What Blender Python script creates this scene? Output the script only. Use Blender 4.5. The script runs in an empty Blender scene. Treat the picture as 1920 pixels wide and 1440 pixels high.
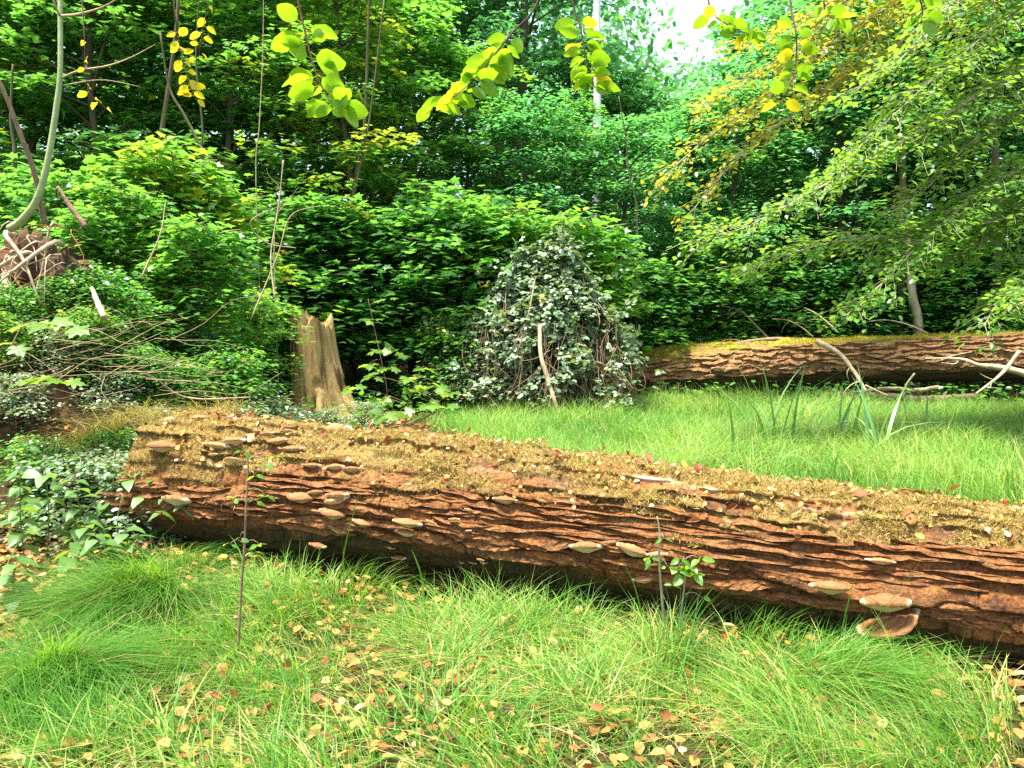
import bpy, math
import numpy as np
from mathutils import Vector, Matrix

# ------------------------------------------------------------------ camera, world, sun, exposure
scene = bpy.context.scene
COL = scene.collection
FPX, CX, CY, HOR = 1478.0, 960.0, 720.0, 560.0          # focal length / centre / horizon in photo pixels
CAMZ = 1.6
PITCH = math.atan((CY - HOR) / FPX)

cam_d = bpy.data.cameras.new('camera')
cam_d.sensor_width = 36.0
cam_d.lens = 36.0 * FPX / 1920.0
cam_d.clip_start = 0.05
cam_d.clip_end = 2000.0
cam = bpy.data.objects.new('camera', cam_d)
cam.location = (0, 0, CAMZ)
cam.rotation_euler = (math.pi / 2 - PITCH, 0, 0)
COL.objects.link(cam)
scene.camera = cam

SUN_ELEV, SUN_AZ = math.radians(74.0), math.radians(238.0)     # azimuth clockwise from +Y
world = bpy.data.worlds.new('World')
scene.world = world
world.use_nodes = True
wn = world.node_tree.nodes
sky = wn.new('ShaderNodeTexSky')
sky.sky_type = 'NISHITA'
sky.sun_disc = False
sky.sun_elevation = SUN_ELEV
sky.sun_rotation = SUN_AZ
sky.air_density = 1.0
sky.dust_density = 2.5
wn['Background'].inputs['Strength'].default_value = 0.06
veil = wn.new('ShaderNodeMix')                # thin bright cloud, the same over the whole sky
veil.data_type, veil.blend_type = 'RGBA', 'ADD'
veil.inputs['Factor'].default_value = 1.0
veil.inputs['B'].default_value = (4.4, 5.0, 5.8, 1)
world.node_tree.links.new(sky.outputs['Color'], veil.inputs['A'])
world.node_tree.links.new(veil.outputs['Result'], wn['Background'].inputs['Color'])

sun_d = bpy.data.lights.new('sun', 'SUN')
sun_d.energy = 5.0
sun_d.angle = math.radians(12.0)
sun_d.color = (1.0, 0.94, 0.82)
sun = bpy.data.objects.new('sun', sun_d)
sdir = Vector((math.sin(SUN_AZ) * math.cos(SUN_ELEV), math.cos(SUN_AZ) * math.cos(SUN_ELEV), math.sin(SUN_ELEV)))
sun.rotation_euler = sdir.to_track_quat('Z', 'Y').to_euler()
sun.location = (3, 6, 30)
COL.objects.link(sun)

vs = scene.view_settings
vs.view_transform = 'Standard'
vs.look = 'None'
vs.gamma = 1.0
vs.exposure = 1.85
vs.use_curve_mapping = False
cy = scene.cycles
cy.max_bounces = 9
cy.diffuse_bounces = 5
cy.glossy_bounces = 2
cy.transmission_bounces = 6
cy.transparent_max_bounces = 4
cy.use_denoising = False
try:
    cy.denoiser = 'OPENIMAGEDENOISE'
    cy.denoising_input_passes = 'RGB_ALBEDO_NORMAL'
except Exception:
    pass
cy.use_adaptive_sampling = False
cy.caustics_reflective = False
cy.caustics_refractive = False

# ------------------------------------------------------------------ helpers
RNG = np.random.default_rng(11)
PI = math.pi


def P(px, py, Y):
    """World point at depth Y on the line of sight of a photo pixel."""
    dx, dz = (px - CX) / FPX, (CY - py) / FPX
    c, s = math.cos(PITCH), math.sin(PITCH)
    d = np.array([dx, c + dz * s, -s + dz * c])
    return np.array([0, 0, CAMZ]) + d * (Y / d[1])


def sstep(a, b, x):
    t = np.clip((np.asarray(x, float) - a) / (b - a), 0, 1)
    return t * t * (3 - 2 * t)


def _hash(ix, iy, iz, seed):
    n = (ix.astype(np.int64) * 73856093) ^ (iy.astype(np.int64) * 19349663) ^ (iz.astype(np.int64) * 83492791) ^ (seed * 2654435761)
    n = (n ^ (n >> 13)) * 1274126177
    n = n & 0x7fffffff
    n = (n ^ (n >> 16)) * 1103515245 & 0x7fffffff
    return (n % 65536) / 65535.0


def vnoise(x, y, z=0.0, seed=0):
    x, y, z = np.broadcast_arrays(np.asarray(x, float), np.asarray(y, float), np.asarray(z, float))
    ix, iy, iz = np.floor(x), np.floor(y), np.floor(z)
    fx, fy, fz = x - ix, y - iy, z - iz
    fx, fy, fz = [f * f * f * (f * (f * 6 - 15) + 10) for f in (fx, fy, fz)]
    ix, iy, iz = ix.astype(np.int64), iy.astype(np.int64), iz.astype(np.int64)
    r = 0
    for a in (0, 1):
        wx = fx if a else 1 - fx
        for b in (0, 1):
            wy = fy if b else 1 - fy
            for c in (0, 1):
                wz = fz if c else 1 - fz
                r = r + wx * wy * wz * _hash(ix + a, iy + b, iz + c, seed)
    return r * 2 - 1


def fbm(x, y, z=0.0, oct=3, seed=0):
    r, a, f = 0, 0.55, 1.0
    for o in range(oct):
        r = r + a * vnoise(np.asarray(x) * f, np.asarray(y) * f, np.asarray(z) * f, seed + o * 17)
        a *= 0.5
        f *= 2.07
    return r


def unit(v):
    v = np.asarray(v, float)
    return v / np.maximum(np.linalg.norm(v, axis=-1, keepdims=True), 1e-9)


class Geo:
    """Collects vertices and faces (3 or 4 corners) and links them as ONE mesh."""
    def __init__(self):
        self.v, self.f3, self.f4, self.t, self.n = [], [], [], [], 0
        self.m3, self.m4 = [], []
        self.extra = {}

    def add(self, V, F, tint=0.5, mat=0):
        V = np.asarray(V, float).reshape(-1, 3)
        F = np.asarray(F, np.int64)
        if len(F):
            (self.f3 if F.shape[1] == 3 else self.f4).append(F + self.n)
            (self.m3 if F.shape[1] == 3 else self.m4).append(np.full(len(F), mat, np.int32))
        self.v.append(V)
        t = np.asarray(tint, float)
        self.t.append(np.full(len(V), float(t)) if t.ndim == 0 else t)
        self.n += len(V)

    def add2(self, V, F3, F4, tint=0.5, mat=0):
        n0 = self.n
        self.add(V, F3, tint, mat)
        if len(F4):
            self.f4.append(np.asarray(F4, np.int64) + n0)
            self.m4.append(np.full(len(F4), mat, np.int32))

    def mesh(self, name, mats, smooth=True):
        me = bpy.data.meshes.new(name)
        V = np.concatenate(self.v)
        f3 = np.concatenate(self.f3) if self.f3 else np.zeros((0, 3), np.int64)
        f4 = np.concatenate(self.f4) if self.f4 else np.zeros((0, 4), np.int64)
        me.vertices.add(len(V))
        me.vertices.foreach_set('co', V.astype(np.float32).ravel())
        loops = np.concatenate([f3.ravel(), f4.ravel()]).astype(np.int32)
        me.loops.add(len(loops))
        me.loops.foreach_set('vertex_index', loops)
        npol = len(f3) + len(f4)
        me.polygons.add(npol)
        start = np.concatenate([np.arange(len(f3)) * 3, len(f3) * 3 + np.arange(len(f4)) * 4]).astype(np.int32)
        me.polygons.foreach_set('loop_start', start)
        me.polygons.foreach_set('use_smooth', np.full(npol, smooth, bool))
        mi = np.concatenate(self.m3 + self.m4).astype(np.int32)
        me.polygons.foreach_set('material_index', mi)
        at = me.attributes.new('tint', 'FLOAT', 'POINT')
        at.data.foreach_set('value', np.concatenate(self.t).astype(np.float32))
        for k, arr in self.extra.items():
            a2 = me.attributes.new(k, 'FLOAT', 'POINT')
            a2.data.foreach_set('value', np.asarray(arr, np.float32))
        for m in (mats if isinstance(mats, (list, tuple)) else [mats]):
            me.materials.append(m)
        me.update()
        me.validate()
        return me


def obj(name, me, parent=None, loc=None, rot=None, scale=None):
    o = bpy.data.objects.new(name, me)
    COL.objects.link(o)
    if parent is not None:
        o.parent = parent
    if loc is not None:
        o.location = [float(c) for c in loc]
    if rot is not None:
        o.rotation_euler = [float(c) for c in rot]
    if scale is not None:
        o.scale = (scale,) * 3 if np.isscalar(scale) else tuple(float(c) for c in scale)
    return o


def tag(o, label=None, cat=None, group=None, kind=None):
    if label: o['label'] = label
    if cat: o['category'] = cat
    if group: o['group'] = group
    if kind: o['kind'] = kind
    return o


def thing(name, label, cat, loc=(0, 0, 0), rot=(0, 0, 0), scale=1.0, group=None):
    return tag(obj(name, None, None, loc, rot, scale), label, cat, group)


def frame_rot(X, Y, Z):
    return Matrix(((X[0], Y[0], Z[0]), (X[1], Y[1], Z[1]), (X[2], Y[2], Z[2]))).to_euler()


def scatter(geo, tmpl, pos, tip, nrm, size, tint, mat=0):
    """Copies of a leaf template (tip along +Y, upper side +Z) at many places, as one vectorised block."""
    TV, TF = tmpl
    pos, tip, nrm = np.asarray(pos, float), np.asarray(tip, float), np.asarray(nrm, float)
    m = len(pos)
    if m == 0:
        return
    Yv = unit(tip)
    Xv = unit(np.cross(Yv, nrm))
    Zv = np.cross(Xv, Yv)
    s = np.broadcast_to(np.asarray(size, float), (m,))[:, None, None]
    L = TV[None, :, 0, None] * Xv[:, None, :] + TV[None, :, 1, None] * Yv[:, None, :] + TV[None, :, 2, None] * Zv[:, None, :]
    V = (pos[:, None, :] + L * s).reshape(-1, 3)
    F = (TF[None, :, :] + (np.arange(m) * len(TV))[:, None, None]).reshape(-1, TF.shape[1])
    geo.add(V, F, np.repeat(np.broadcast_to(np.asarray(tint, float), (m,)), len(TV)), mat)


def blades(geo, pos, az, h, w, lean, tint, levels=(0.0, 0.4, 0.75), mat=0, tw=None):
    """Grass blades: tapering curved strips."""
    pos = np.asarray(pos, float)
    m = len(pos)
    h, w, lean, az = [np.broadcast_to(np.asarray(q, float), (m,)) for q in (h, w, lean, az)]
    d = np.stack([np.cos(az), np.sin(az), np.zeros(m)], 1)
    side_az = az + PI / 2 if tw is None else az + PI / 2 + tw
    sd = np.stack([np.cos(side_az), np.sin(side_az), np.zeros(m)], 1)

    def at(t):
        out = h * lean * t ** 1.9
        up = h * (t - 0.42 * np.clip(lean, 0, 1.6) * t ** 2.3)
        return pos + d * out[:, None] + np.array([0, 0, 1.0]) * up[:, None]
    cols = []
    for t in levels:
        c = at(t)
        hw = (w * 0.5 * (1 - t ** 1.6) * (0.75 if t == 0 else 1.0))[:, None]
        cols += [c - sd * hw, c + sd * hw]
    cols.append(at(1.0))
    k = len(cols)
    V = np.stack(cols, 1).reshape(-1, 3)
    base = (np.arange(m) * k)[:, None]
    q = []
    for i in range(len(levels) - 1):
        q.append(base + np.array([[2 * i, 2 * i + 1, 2 * i + 3, 2 * i + 2]]))
    F4 = np.concatenate(q) if q else np.zeros((0, 4), np.int64)
    i = len(levels) - 1
    F3 = base + np.array([[2 * i, 2 * i + 1, 2 * i + 2]])
    geo.add2(V, F3, F4, np.repeat(np.broadcast_to(np.asarray(tint, float), (m,)), k), mat)


def smooth_path(pts, n):
    """Catmull-Rom through points, n samples."""
    p = np.asarray(pts, float)
    if len(p) == 2:
        t = np.linspace(0, 1, n)[:, None]
        return p[0] * (1 - t) + p[1] * t
    p = np.vstack([2 * p[0] - p[1], p, 2 * p[-1] - p[-2]])
    segs = len(p) - 3
    u = np.linspace(0, segs, n)
    i = np.minimum(u.astype(int), segs - 1)
    t = (u - i)[:, None]
    p0, p1, p2, p3 = p[i], p[i + 1], p[i + 2], p[i + 3]
    return 0.5 * (2 * p1 + (p2 - p0) * t + (2 * p0 - 5 * p1 + 4 * p2 - p3) * t ** 2 + (3 * p1 - p0 - 3 * p2 + p3) * t ** 3)


def tube(geo, path, radii, sides=6, tint=0.5, mat=0, wob=0.0, seed=0, cap=True):
    path = np.asarray(path, float)
    n = len(path)
    r = np.broadcast_to(np.asarray(radii, float), (n,)) if np.ndim(radii) == 0 else np.interp(np.linspace(0, 1, n), np.linspace(0, 1, len(radii)), radii)
    T = unit(np.gradient(path, axis=0))
    ref = np.array([0.13, 0.21, 1.0]) if abs(T[0][2]) < 0.9 else np.array([1.0, 0.2, 0.1])
    N = unit(np.cross(T, ref))
    B = np.cross(T, N)
    a = np.linspace(0, 2 * PI, sides, endpoint=False)
    R = r[:, None] * np.ones(sides)
    if wob:
        R = R * (1 + wob * vnoise(np.arange(n)[:, None] * 0.55 + seed * 3.1, np.cos(a)[None] * 1.3 + 5, np.sin(a)[None] * 1.3, seed))
    V = path[:, None] + R[..., None] * (np.cos(a)[None, :, None] * N[:, None] + np.sin(a)[None, :, None] * B[:, None])
    i, j = np.meshgrid(np.arange(n - 1), np.arange(sides), indexing='ij')
    j2 = (j + 1) % sides
    F = np.stack([i * sides + j, i * sides + j2, (i + 1) * sides + j2, (i + 1) * sides + j], -1).reshape(-1, 4)
    V = V.reshape(-1, 3)
    F3 = np.zeros((0, 3), np.int64)
    if cap:
        V = np.vstack([V, path[0], path[-1]])
        c0, c1 = n * sides, n * sides + 1
        k = np.arange(sides)
        k2 = (k + 1) % sides
        F3 = np.concatenate([np.stack([np.full(sides, c0), k2, k], 1), np.stack([np.full(sides, c1), (n - 1) * sides + k, (n - 1) * sides + k2], 1)])
    geo.add2(V, F3, F, tint, mat)


# ------------------------------------------------------------------ materials
class NT:
    def __init__(self, name):
        self.m = bpy.data.materials.new(name)
        self.m.use_nodes = True
        self.t = self.m.node_tree
        self.t.nodes.clear()
        self.out = self.t.nodes.new('ShaderNodeOutputMaterial')

    def n(self, typ, **kw):
        nd = self.t.nodes.new(typ)
        for k, v in kw.items():
            setattr(nd, k, v)
        return nd

    def l(self, a, b):
        self.t.links.new(a, b)

    def attr(self, name):
        return self.n('ShaderNodeAttribute', attribute_name=name).outputs['Fac']

    def coord(self, which='Object'):
        return self.n('ShaderNodeTexCoord').outputs[which]

    def noise(self, vec, scale, detail=3, rough=0.55, dist=0.0):
        nd = self.n('ShaderNodeTexNoise')
        nd.inputs['Scale'].default_value = scale
        nd.inputs['Detail'].default_value = detail
        nd.inputs['Roughness'].default_value = rough
        nd.inputs['Distortion'].default_value = dist
        if vec is not None:
            self.l(vec, nd.inputs['Vector'])
        return nd.outputs['Fac']

    def ramp(self, fac, stops, interp='LINEAR'):
        nd = self.n('ShaderNodeValToRGB')
        cr = nd.color_ramp
        cr.interpolation = interp
        while len(cr.elements) < len(stops):
            cr.elements.new(0.5)
        for e, (p, c) in zip(cr.elements, stops):
            e.position = p
            e.color = (*c, 1) if len(c) == 3 else c
        self.l(fac, nd.inputs['Fac'])
        return nd.outputs['Color']

    def mix(self, fac, a, b, mode='MIX'):
        nd = self.n('ShaderNodeMix', data_type='RGBA', blend_type=mode)
        for s, v in ((nd.inputs['Factor'], fac), (nd.inputs['A'], a), (nd.inputs['B'], b)):
            if hasattr(v, 'is_linked'):
                self.l(v, s)
            else:
                s.default_value = v if isinstance(v, float) else (*v, 1)
        return nd.outputs['Result']

    def math(self, op, a, b=0.0, clamp=False):
        nd = self.n('ShaderNodeMath', operation=op, use_clamp=clamp)
        for s, v in ((nd.inputs[0], a), (nd.inputs[1], b)):
            if hasattr(v, 'is_linked'):
                self.l(v, s)
            else:
                s.default_value = float(v)
        return nd.outputs[0]

    def rnd(self):
        return self.n('ShaderNodeObjectInfo').outputs['Random']

    def mapping(self, vec, scale):
        nd = self.n('ShaderNodeMapping')
        nd.inputs['Scale'].default_value = scale
        self.l(vec, nd.inputs['Vector'])
        return nd.outputs['Vector']

    def bump(self, h, strength=0.5, dist=0.01):
        nd = self.n('ShaderNodeBump')
        nd.inputs['Strength'].default_value = strength
        nd.inputs['Distance'].default_value = dist
        self.l(h, nd.inputs['Height'])
        return nd.outputs['Normal']

    def principled(self, col, rough=0.8, spec=0.3, normal=None):
        b = self.n('ShaderNodeBsdfPrincipled')
        if hasattr(col, 'is_linked'):
            self.l(col, b.inputs['Base Color'])
        else:
            b.inputs['Base Color'].default_value = (*col, 1)
        if hasattr(rough, 'is_linked'):
            self.l(rough, b.inputs['Roughness'])
        else:
            b.inputs['Roughness'].default_value = rough
        b.inputs['Specular IOR Level'].default_value = spec
        if normal is not None:
            self.l(normal, b.inputs['Normal'])
        return b.outputs['BSDF']

    def finish(self, sh):
        self.l(sh, self.out.inputs['Surface'])
        return self.m


def leaf_mat(name, stops, trans=(0.30, 0.45, 0.03), tmix=0.48, rough=0.34, spec=0.6, objvar=0.25, veins=False):
    """Leaf: glossy upper layer over diffuse, plus light coming through the blade. stops over the per-leaf tint 0..1."""
    n = NT(name)
    t = n.attr('tint')
    r = n.rnd()
    t2 = n.math('ADD', t, n.math('MULTIPLY', n.math('SUBTRACT', r, 0.5), objvar), clamp=True)
    col = n.ramp(t2, stops)
    nrm = None
    if veins:
        gen = n.coord('Generated')
        sp = n.n('ShaderNodeSeparateXYZ')
        n.l(gen, sp.inputs[0])
        ax = n.math('ABSOLUTE', n.math('SUBTRACT', sp.outputs['X'], 0.5))
        ph = n.math('SUBTRACT', sp.outputs['Y'], n.math('MULTIPLY', ax, 0.55))
        s = n.math('SINE', n.math('MULTIPLY', ph, 58.0))
        vein = n.math('MAXIMUM', n.math('POWER', n.math('MAXIMUM', s, 0.0), 7.0), n.math('SUBTRACT', 1.0, n.math('MULTIPLY', ax, 45.0)), clamp=True)
        col = n.mix(n.math('MULTIPLY', vein, 0.55), col, (0.045, 0.085, 0.012))
        blotch = n.noise(n.coord('Object'), 34.0, 3, 0.6)
        col = n.mix(n.math('MULTIPLY', n.math('GREATER_THAN', blotch, 0.68), 0.35), col, (0.22, 0.16, 0.03))
        nrm = n.bump(vein, 0.35, 0.002)
    pr = n.principled(col, rough, spec, nrm)
    tr = n.n('ShaderNodeBsdfTranslucent')
    tc = n.mix(0.55, col, trans)
    tc2 = n.mix(1.0, tc, (1.5, 1.5, 1.2), 'MULTIPLY')
    n.l(tc2, tr.inputs['Color'])
    mx = n.n('ShaderNodeMixShader')
    mx.inputs[0].default_value = tmix
    n.l(pr, mx.inputs[1])
    n.l(tr.outputs[0], mx.inputs[2])
    return n.finish(mx.outputs[0])


GREEN = [(0.0, (0.032, 0.115, 0.032)), (0.45, (0.060, 0.190, 0.040)), (0.75, (0.095, 0.24, 0.035)), (0.92, (0.15, 0.27, 0.024)), (1.0, (0.36, 0.32, 0.015))]
DEEP = [(0.0, (0.026, 0.110, 0.050)), (0.5, (0.052, 0.190, 0.075)), (0.85, (0.095, 0.25, 0.055)), (1.0, (0.18, 0.28, 0.03))]
LIME = [(0.0, (0.035, 0.14, 0.012)), (0.5, (0.075, 0.23, 0.013)), (0.85, (0.15, 0.29, 0.012)), (1.0, (0.38, 0.34, 0.01))]
GOLD = [(0.0, (0.10, 0.20, 0.012)), (0.35, (0.26, 0.27, 0.014)), (0.7, (0.45, 0.30, 0.015)), (1.0, (0.48, 0.17, 0.012))]
GREY = [(0.0, (0.07, 0.14, 0.07)), (0.5, (0.15, 0.225, 0.13)), (0.85, (0.26, 0.31, 0.21)), (0.95, (0.26, 0.25, 0.07)), (1.0, (0.40, 0.27, 0.06))]

M = {}
M['maple'] = leaf_mat('maple_leaf', GREEN, trans=(0.18, 0.44, 0.04), objvar=0.5)
M['deep'] = leaf_mat('forest_leaf', DEEP, trans=(0.12, 0.40, 0.09), rough=0.38)
M['beech'] = leaf_mat('beech_leaf', [(0.0, (0.050, 0.15, 0.025)), (0.5, (0.095, 0.22, 0.035)), (0.85, (0.18, 0.30, 0.05)), (1.0, (0.42, 0.31, 0.02))], rough=0.34)
M['gold'] = leaf_mat('yellowing_leaf', GOLD, trans=(0.5, 0.4, 0.03))
M['bramble'] = leaf_mat('bramble_leaf', GREY, rough=0.34, spec=0.7, tmix=0.22)
M['nettle'] = leaf_mat('nettle_leaf', [(0.0, (0.04, 0.12, 0.022)), (0.6, (0.085, 0.19, 0.04)), (1.0, (0.15, 0.25, 0.06))], rough=0.42, tmix=0.3, veins=True)
M['nearleaf'] = leaf_mat('overhanging_leaf', LIME, trans=(0.34, 0.55, 0.01), tmix=0.52, objvar=0.75, veins=True)
M['nearmaple'] = leaf_mat('maple_seedling_leaf', [(0.0, (0.06, 0.17, 0.022)), (0.6, (0.12, 0.25, 0.03)), (1.0, (0.22, 0.30, 0.04))], trans=(0.35, 0.5, 0.04), objvar=0.5, veins=True)
M['grass'] = leaf_mat('grass_blade', [(0.0, (0.016, 0.075, 0.008)), (0.40, (0.050, 0.165, 0.018)), (0.70, (0.125, 0.28, 0.032)), (0.85, (0.25, 0.33, 0.07)), (0.9, (0.36, 0.29, 0.10)), (1.0, (0.52, 0.42, 0.20))], trans=(0.28, 0.5, 0.02), tmix=0.35, rough=0.5, spec=0.3, objvar=0.0)
M['drygrass'] = leaf_mat('dry_grass_blade', [(0.0, (0.14, 0.15, 0.03)), (0.5, (0.28, 0.22, 0.06)), (1.0, (0.42, 0.31, 0.11))], trans=(0.4, 0.3, 0.08), tmix=0.25, rough=0.7, spec=0.2)
M['sedge'] = leaf_mat('sedge_blade', [(0.0, (0.06, 0.19, 0.05)), (0.6, (0.14, 0.30, 0.09)), (1.0, (0.36, 0.44, 0.24))], trans=(0.25, 0.45, 0.05), tmix=0.3, rough=0.35, objvar=0.8)
M['moss'] = leaf_mat('moss', [(0.0, (0.09, 0.06, 0.02)), (0.3, (0.21, 0.16, 0.045)), (0.6, (0.38, 0.265, 0.095)), (0.85, (0.58, 0.44, 0.21)), (1.0, (0.34, 0.36, 0.05))], trans=(0.45, 0.30, 0.06), tmix=0.25, rough=0.8, spec=0.15, objvar=0.0)
M['mossgreen'] = leaf_mat('log_moss', [(0.0, (0.14, 0.13, 0.012)), (0.5, (0.27, 0.25, 0.02)), (1.0, (0.42, 0.37, 0.04))], trans=(0.4, 0.4, 0.04), tmix=0.25, rough=0.8, spec=0.15, objvar=0.0)


def fallen_mat():
    n = NT('fallen_leaf')
    r = n.rnd()
    col = n.ramp(r, [(0.0, (0.16, 0.040, 0.012)), (0.3, (0.30, 0.085, 0.020)), (0.55, (0.40, 0.17, 0.04)), (0.75, (0.46, 0.29, 0.07)), (0.9, (0.52, 0.38, 0.20)), (1.0, (0.50, 0.36, 0.03))], 'LINEAR')
    gen = n.coord('Object')
    col = n.mix(n.math('MULTIPLY', n.noise(gen, 45.0, 3), 0.45), col, (0.14, 0.05, 0.015))
    pr = n.principled(col, 0.55, 0.4, n.bump(n.noise(gen, 120.0, 2), 0.4, 0.002))
    tr = n.n('ShaderNodeBsdfTranslucent')
    n.l(col, tr.inputs['Color'])
    mx = n.n('ShaderNodeMixShader')
    mx.inputs[0].default_value = 0.2
    n.l(pr, mx.inputs[1])
    n.l(tr.outputs[0], mx.inputs[2])
    return n.finish(mx.outputs[0])


M['fallen'] = fallen_mat()
M['litter'] = leaf_mat('leaf_litter', [(0.0, (0.07, 0.03, 0.013)), (0.3, (0.20, 0.08, 0.025)), (0.6, (0.36, 0.17, 0.045)), (0.85, (0.48, 0.32, 0.09)), (1.0, (0.55, 0.40, 0.22))], trans=(0.4, 0.2, 0.05), tmix=0.12, rough=0.6, spec=0.3, objvar=0.0)


def wood_mat(name, c0, c1, c2, scale=9.0, stretch=(1, 1, 1), rough=0.85, bump=0.6, bd=0.01, moss=0.0):
    n = NT(name)
    co = n.mapping(n.coord('Object'), stretch)
    f = n.noise(co, scale, 5, 0.65, 0.4)
    f2 = n.noise(co, scale * 4.3, 4, 0.6)
    ff = n.math('ADD', n.math('MULTIPLY', f, 0.65), n.math('MULTIPLY', f2, 0.35))
    col = n.ramp(ff, [(0.28, c0), (0.5, c1), (0.72, c2)])
    if moss:
        g = n.noise(n.coord('Object'), 2.2, 3)
        col = n.mix(n.math('MULTIPLY', n.math('SUBTRACT', g, 0.42, clamp=True), moss * 5, clamp=True), col, (0.10, 0.13, 0.02))
    return n.finish(n.principled(col, rough, 0.25, n.bump(ff, bump, bd)))


M['trunk'] = wood_mat('dark_trunk_bark', (0.035, 0.028, 0.018), (0.075, 0.06, 0.035), (0.13, 0.11, 0.07), 5, (1, 1, 0.25), moss=0.3)
M['palebark'] = wood_mat('pale_beech_bark', (0.16, 0.14, 0.10), (0.28, 0.24, 0.17), (0.40, 0.35, 0.25), 6, (1, 1, 0.5), moss=0.2)
M['birch'] = wood_mat('birch_bark', (0.35, 0.34, 0.32), (0.72, 0.70, 0.66), (0.85, 0.84, 0.80), 4, (1, 1, 2.5))
M['sapling'] = wood_mat('green_sapling_bark', (0.16, 0.21, 0.09), (0.24, 0.30, 0.13), (0.34, 0.38, 0.20), 7, (1, 1, 1.6))
M['twig'] = wood_mat('dark_twig_bark', (0.03, 0.015, 0.012), (0.06, 0.03, 0.022), (0.10, 0.06, 0.04), 20)
M['deadwood'] = wood_mat('bleached_deadwood', (0.22, 0.15, 0.08), (0.42, 0.32, 0.20), (0.62, 0.54, 0.40), 12, (1, 1, 1))
M['drystalk'] = wood_mat('dry_stalk', (0.16, 0.11, 0.05), (0.32, 0.24, 0.13), (0.48, 0.40, 0.25), 12)
M['greystalk'] = wood_mat('brown_branch', (0.10, 0.065, 0.04), (0.20, 0.13, 0.08), (0.34, 0.26, 0.17), 12)
M['stump'] = wood_mat('stump_wood', (0.15, 0.075, 0.025), (0.42, 0.27, 0.10), (0.60, 0.45, 0.21), 11, (1.6, 1.6, 0.16), bump=1.0, bd=0.04, moss=0.25)
M['stumpbark'] = wood_mat('stump_bark', (0.05, 0.03, 0.02), (0.12, 0.06, 0.03), (0.20, 0.11, 0.05), 9)
M['rotwood'] = wood_mat('rotten_root_wood', (0.10, 0.035, 0.012), (0.24, 0.09, 0.03), (0.42, 0.20, 0.07), 8, (1, 1, 0.5))
M['earth'] = wood_mat('root_plate_earth', (0.030, 0.018, 0.010), (0.075, 0.045, 0.022), (0.15, 0.09, 0.045), 6, rough=0.95, bump=1.0, bd=0.03)
M['stem'] = leaf_mat('green_stem', [(0.0, (0.06, 0.10, 0.02)), (1.0, (0.16, 0.20, 0.05))], tmix=0.1, rough=0.5)


def bark_mat(name, bark, bare, mosscol):
    """Log surface: rust bark, bleached bare strips along the ridge, moss where the moss attribute says it grows."""
    n = NT(name)
    t = n.attr('tint')
    co = n.coord('Object')
    f = n.noise(co, 7.0, 5, 0.65, 0.3)
    f2 = n.noise(co, 55.0, 4, 0.65)
    f3 = n.noise(co, 160.0, 3, 0.7)
    ff = n.math('ADD', n.math('MULTIPLY', f, 0.55), n.math('MULTIPLY', f2, 0.45))
    col = n.ramp(ff, [(0.36, bark[0]), (0.48, bark[1]), (0.58, bark[2]), (0.70, bark[3])])
    big = n.noise(co, 2.6, 4, 0.6)
    col = n.mix(n.math('MULTIPLY', n.math('SUBTRACT', big, 0.50, clamp=True), 3.2, clamp=True), col, n.ramp(f2, [(0.35, (0.055, 0.042, 0.022)), (0.65, (0.17, 0.125, 0.07))]))
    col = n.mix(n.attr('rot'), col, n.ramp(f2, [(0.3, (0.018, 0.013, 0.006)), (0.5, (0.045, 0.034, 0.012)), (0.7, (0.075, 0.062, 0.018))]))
    col = n.mix(n.attr('bare'), col, n.ramp(f2, [(0.3, bare[0]), (0.7, bare[1])]))
    col = n.mix(n.attr('moss'), col, n.ramp(f2, [(0.3, mosscol[0]), (0.5, mosscol[1]), (0.7, mosscol[2])]))
    h = n.math('ADD', n.math('MULTIPLY', f2, 0.7), n.math('MULTIPLY', f3, 0.4))
    return n.finish(n.principled(col, 0.88, 0.2, n.bump(h, 1.0, 0.02)))


RUST = ((0.045, 0.020, 0.010), (0.15, 0.058, 0.019), (0.28, 0.115, 0.034), (0.43, 0.21, 0.075))
M['bark'] = bark_mat('rust_bark', RUST, ((0.30, 0.19, 0.10), (0.62, 0.48, 0.32)), ((0.09, 0.06, 0.016), (0.20, 0.14, 0.04), (0.34, 0.25, 0.08)))
M['bark2'] = bark_mat('brown_bark', ((0.09, 0.045, 0.02), (0.22, 0.115, 0.05), (0.36, 0.20, 0.085), (0.48, 0.31, 0.15)), ((0.10, 0.09, 0.03), (0.20, 0.17, 0.05)), ((0.13, 0.115, 0.012), (0.26, 0.22, 0.022), (0.38, 0.32, 0.04)))


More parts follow.
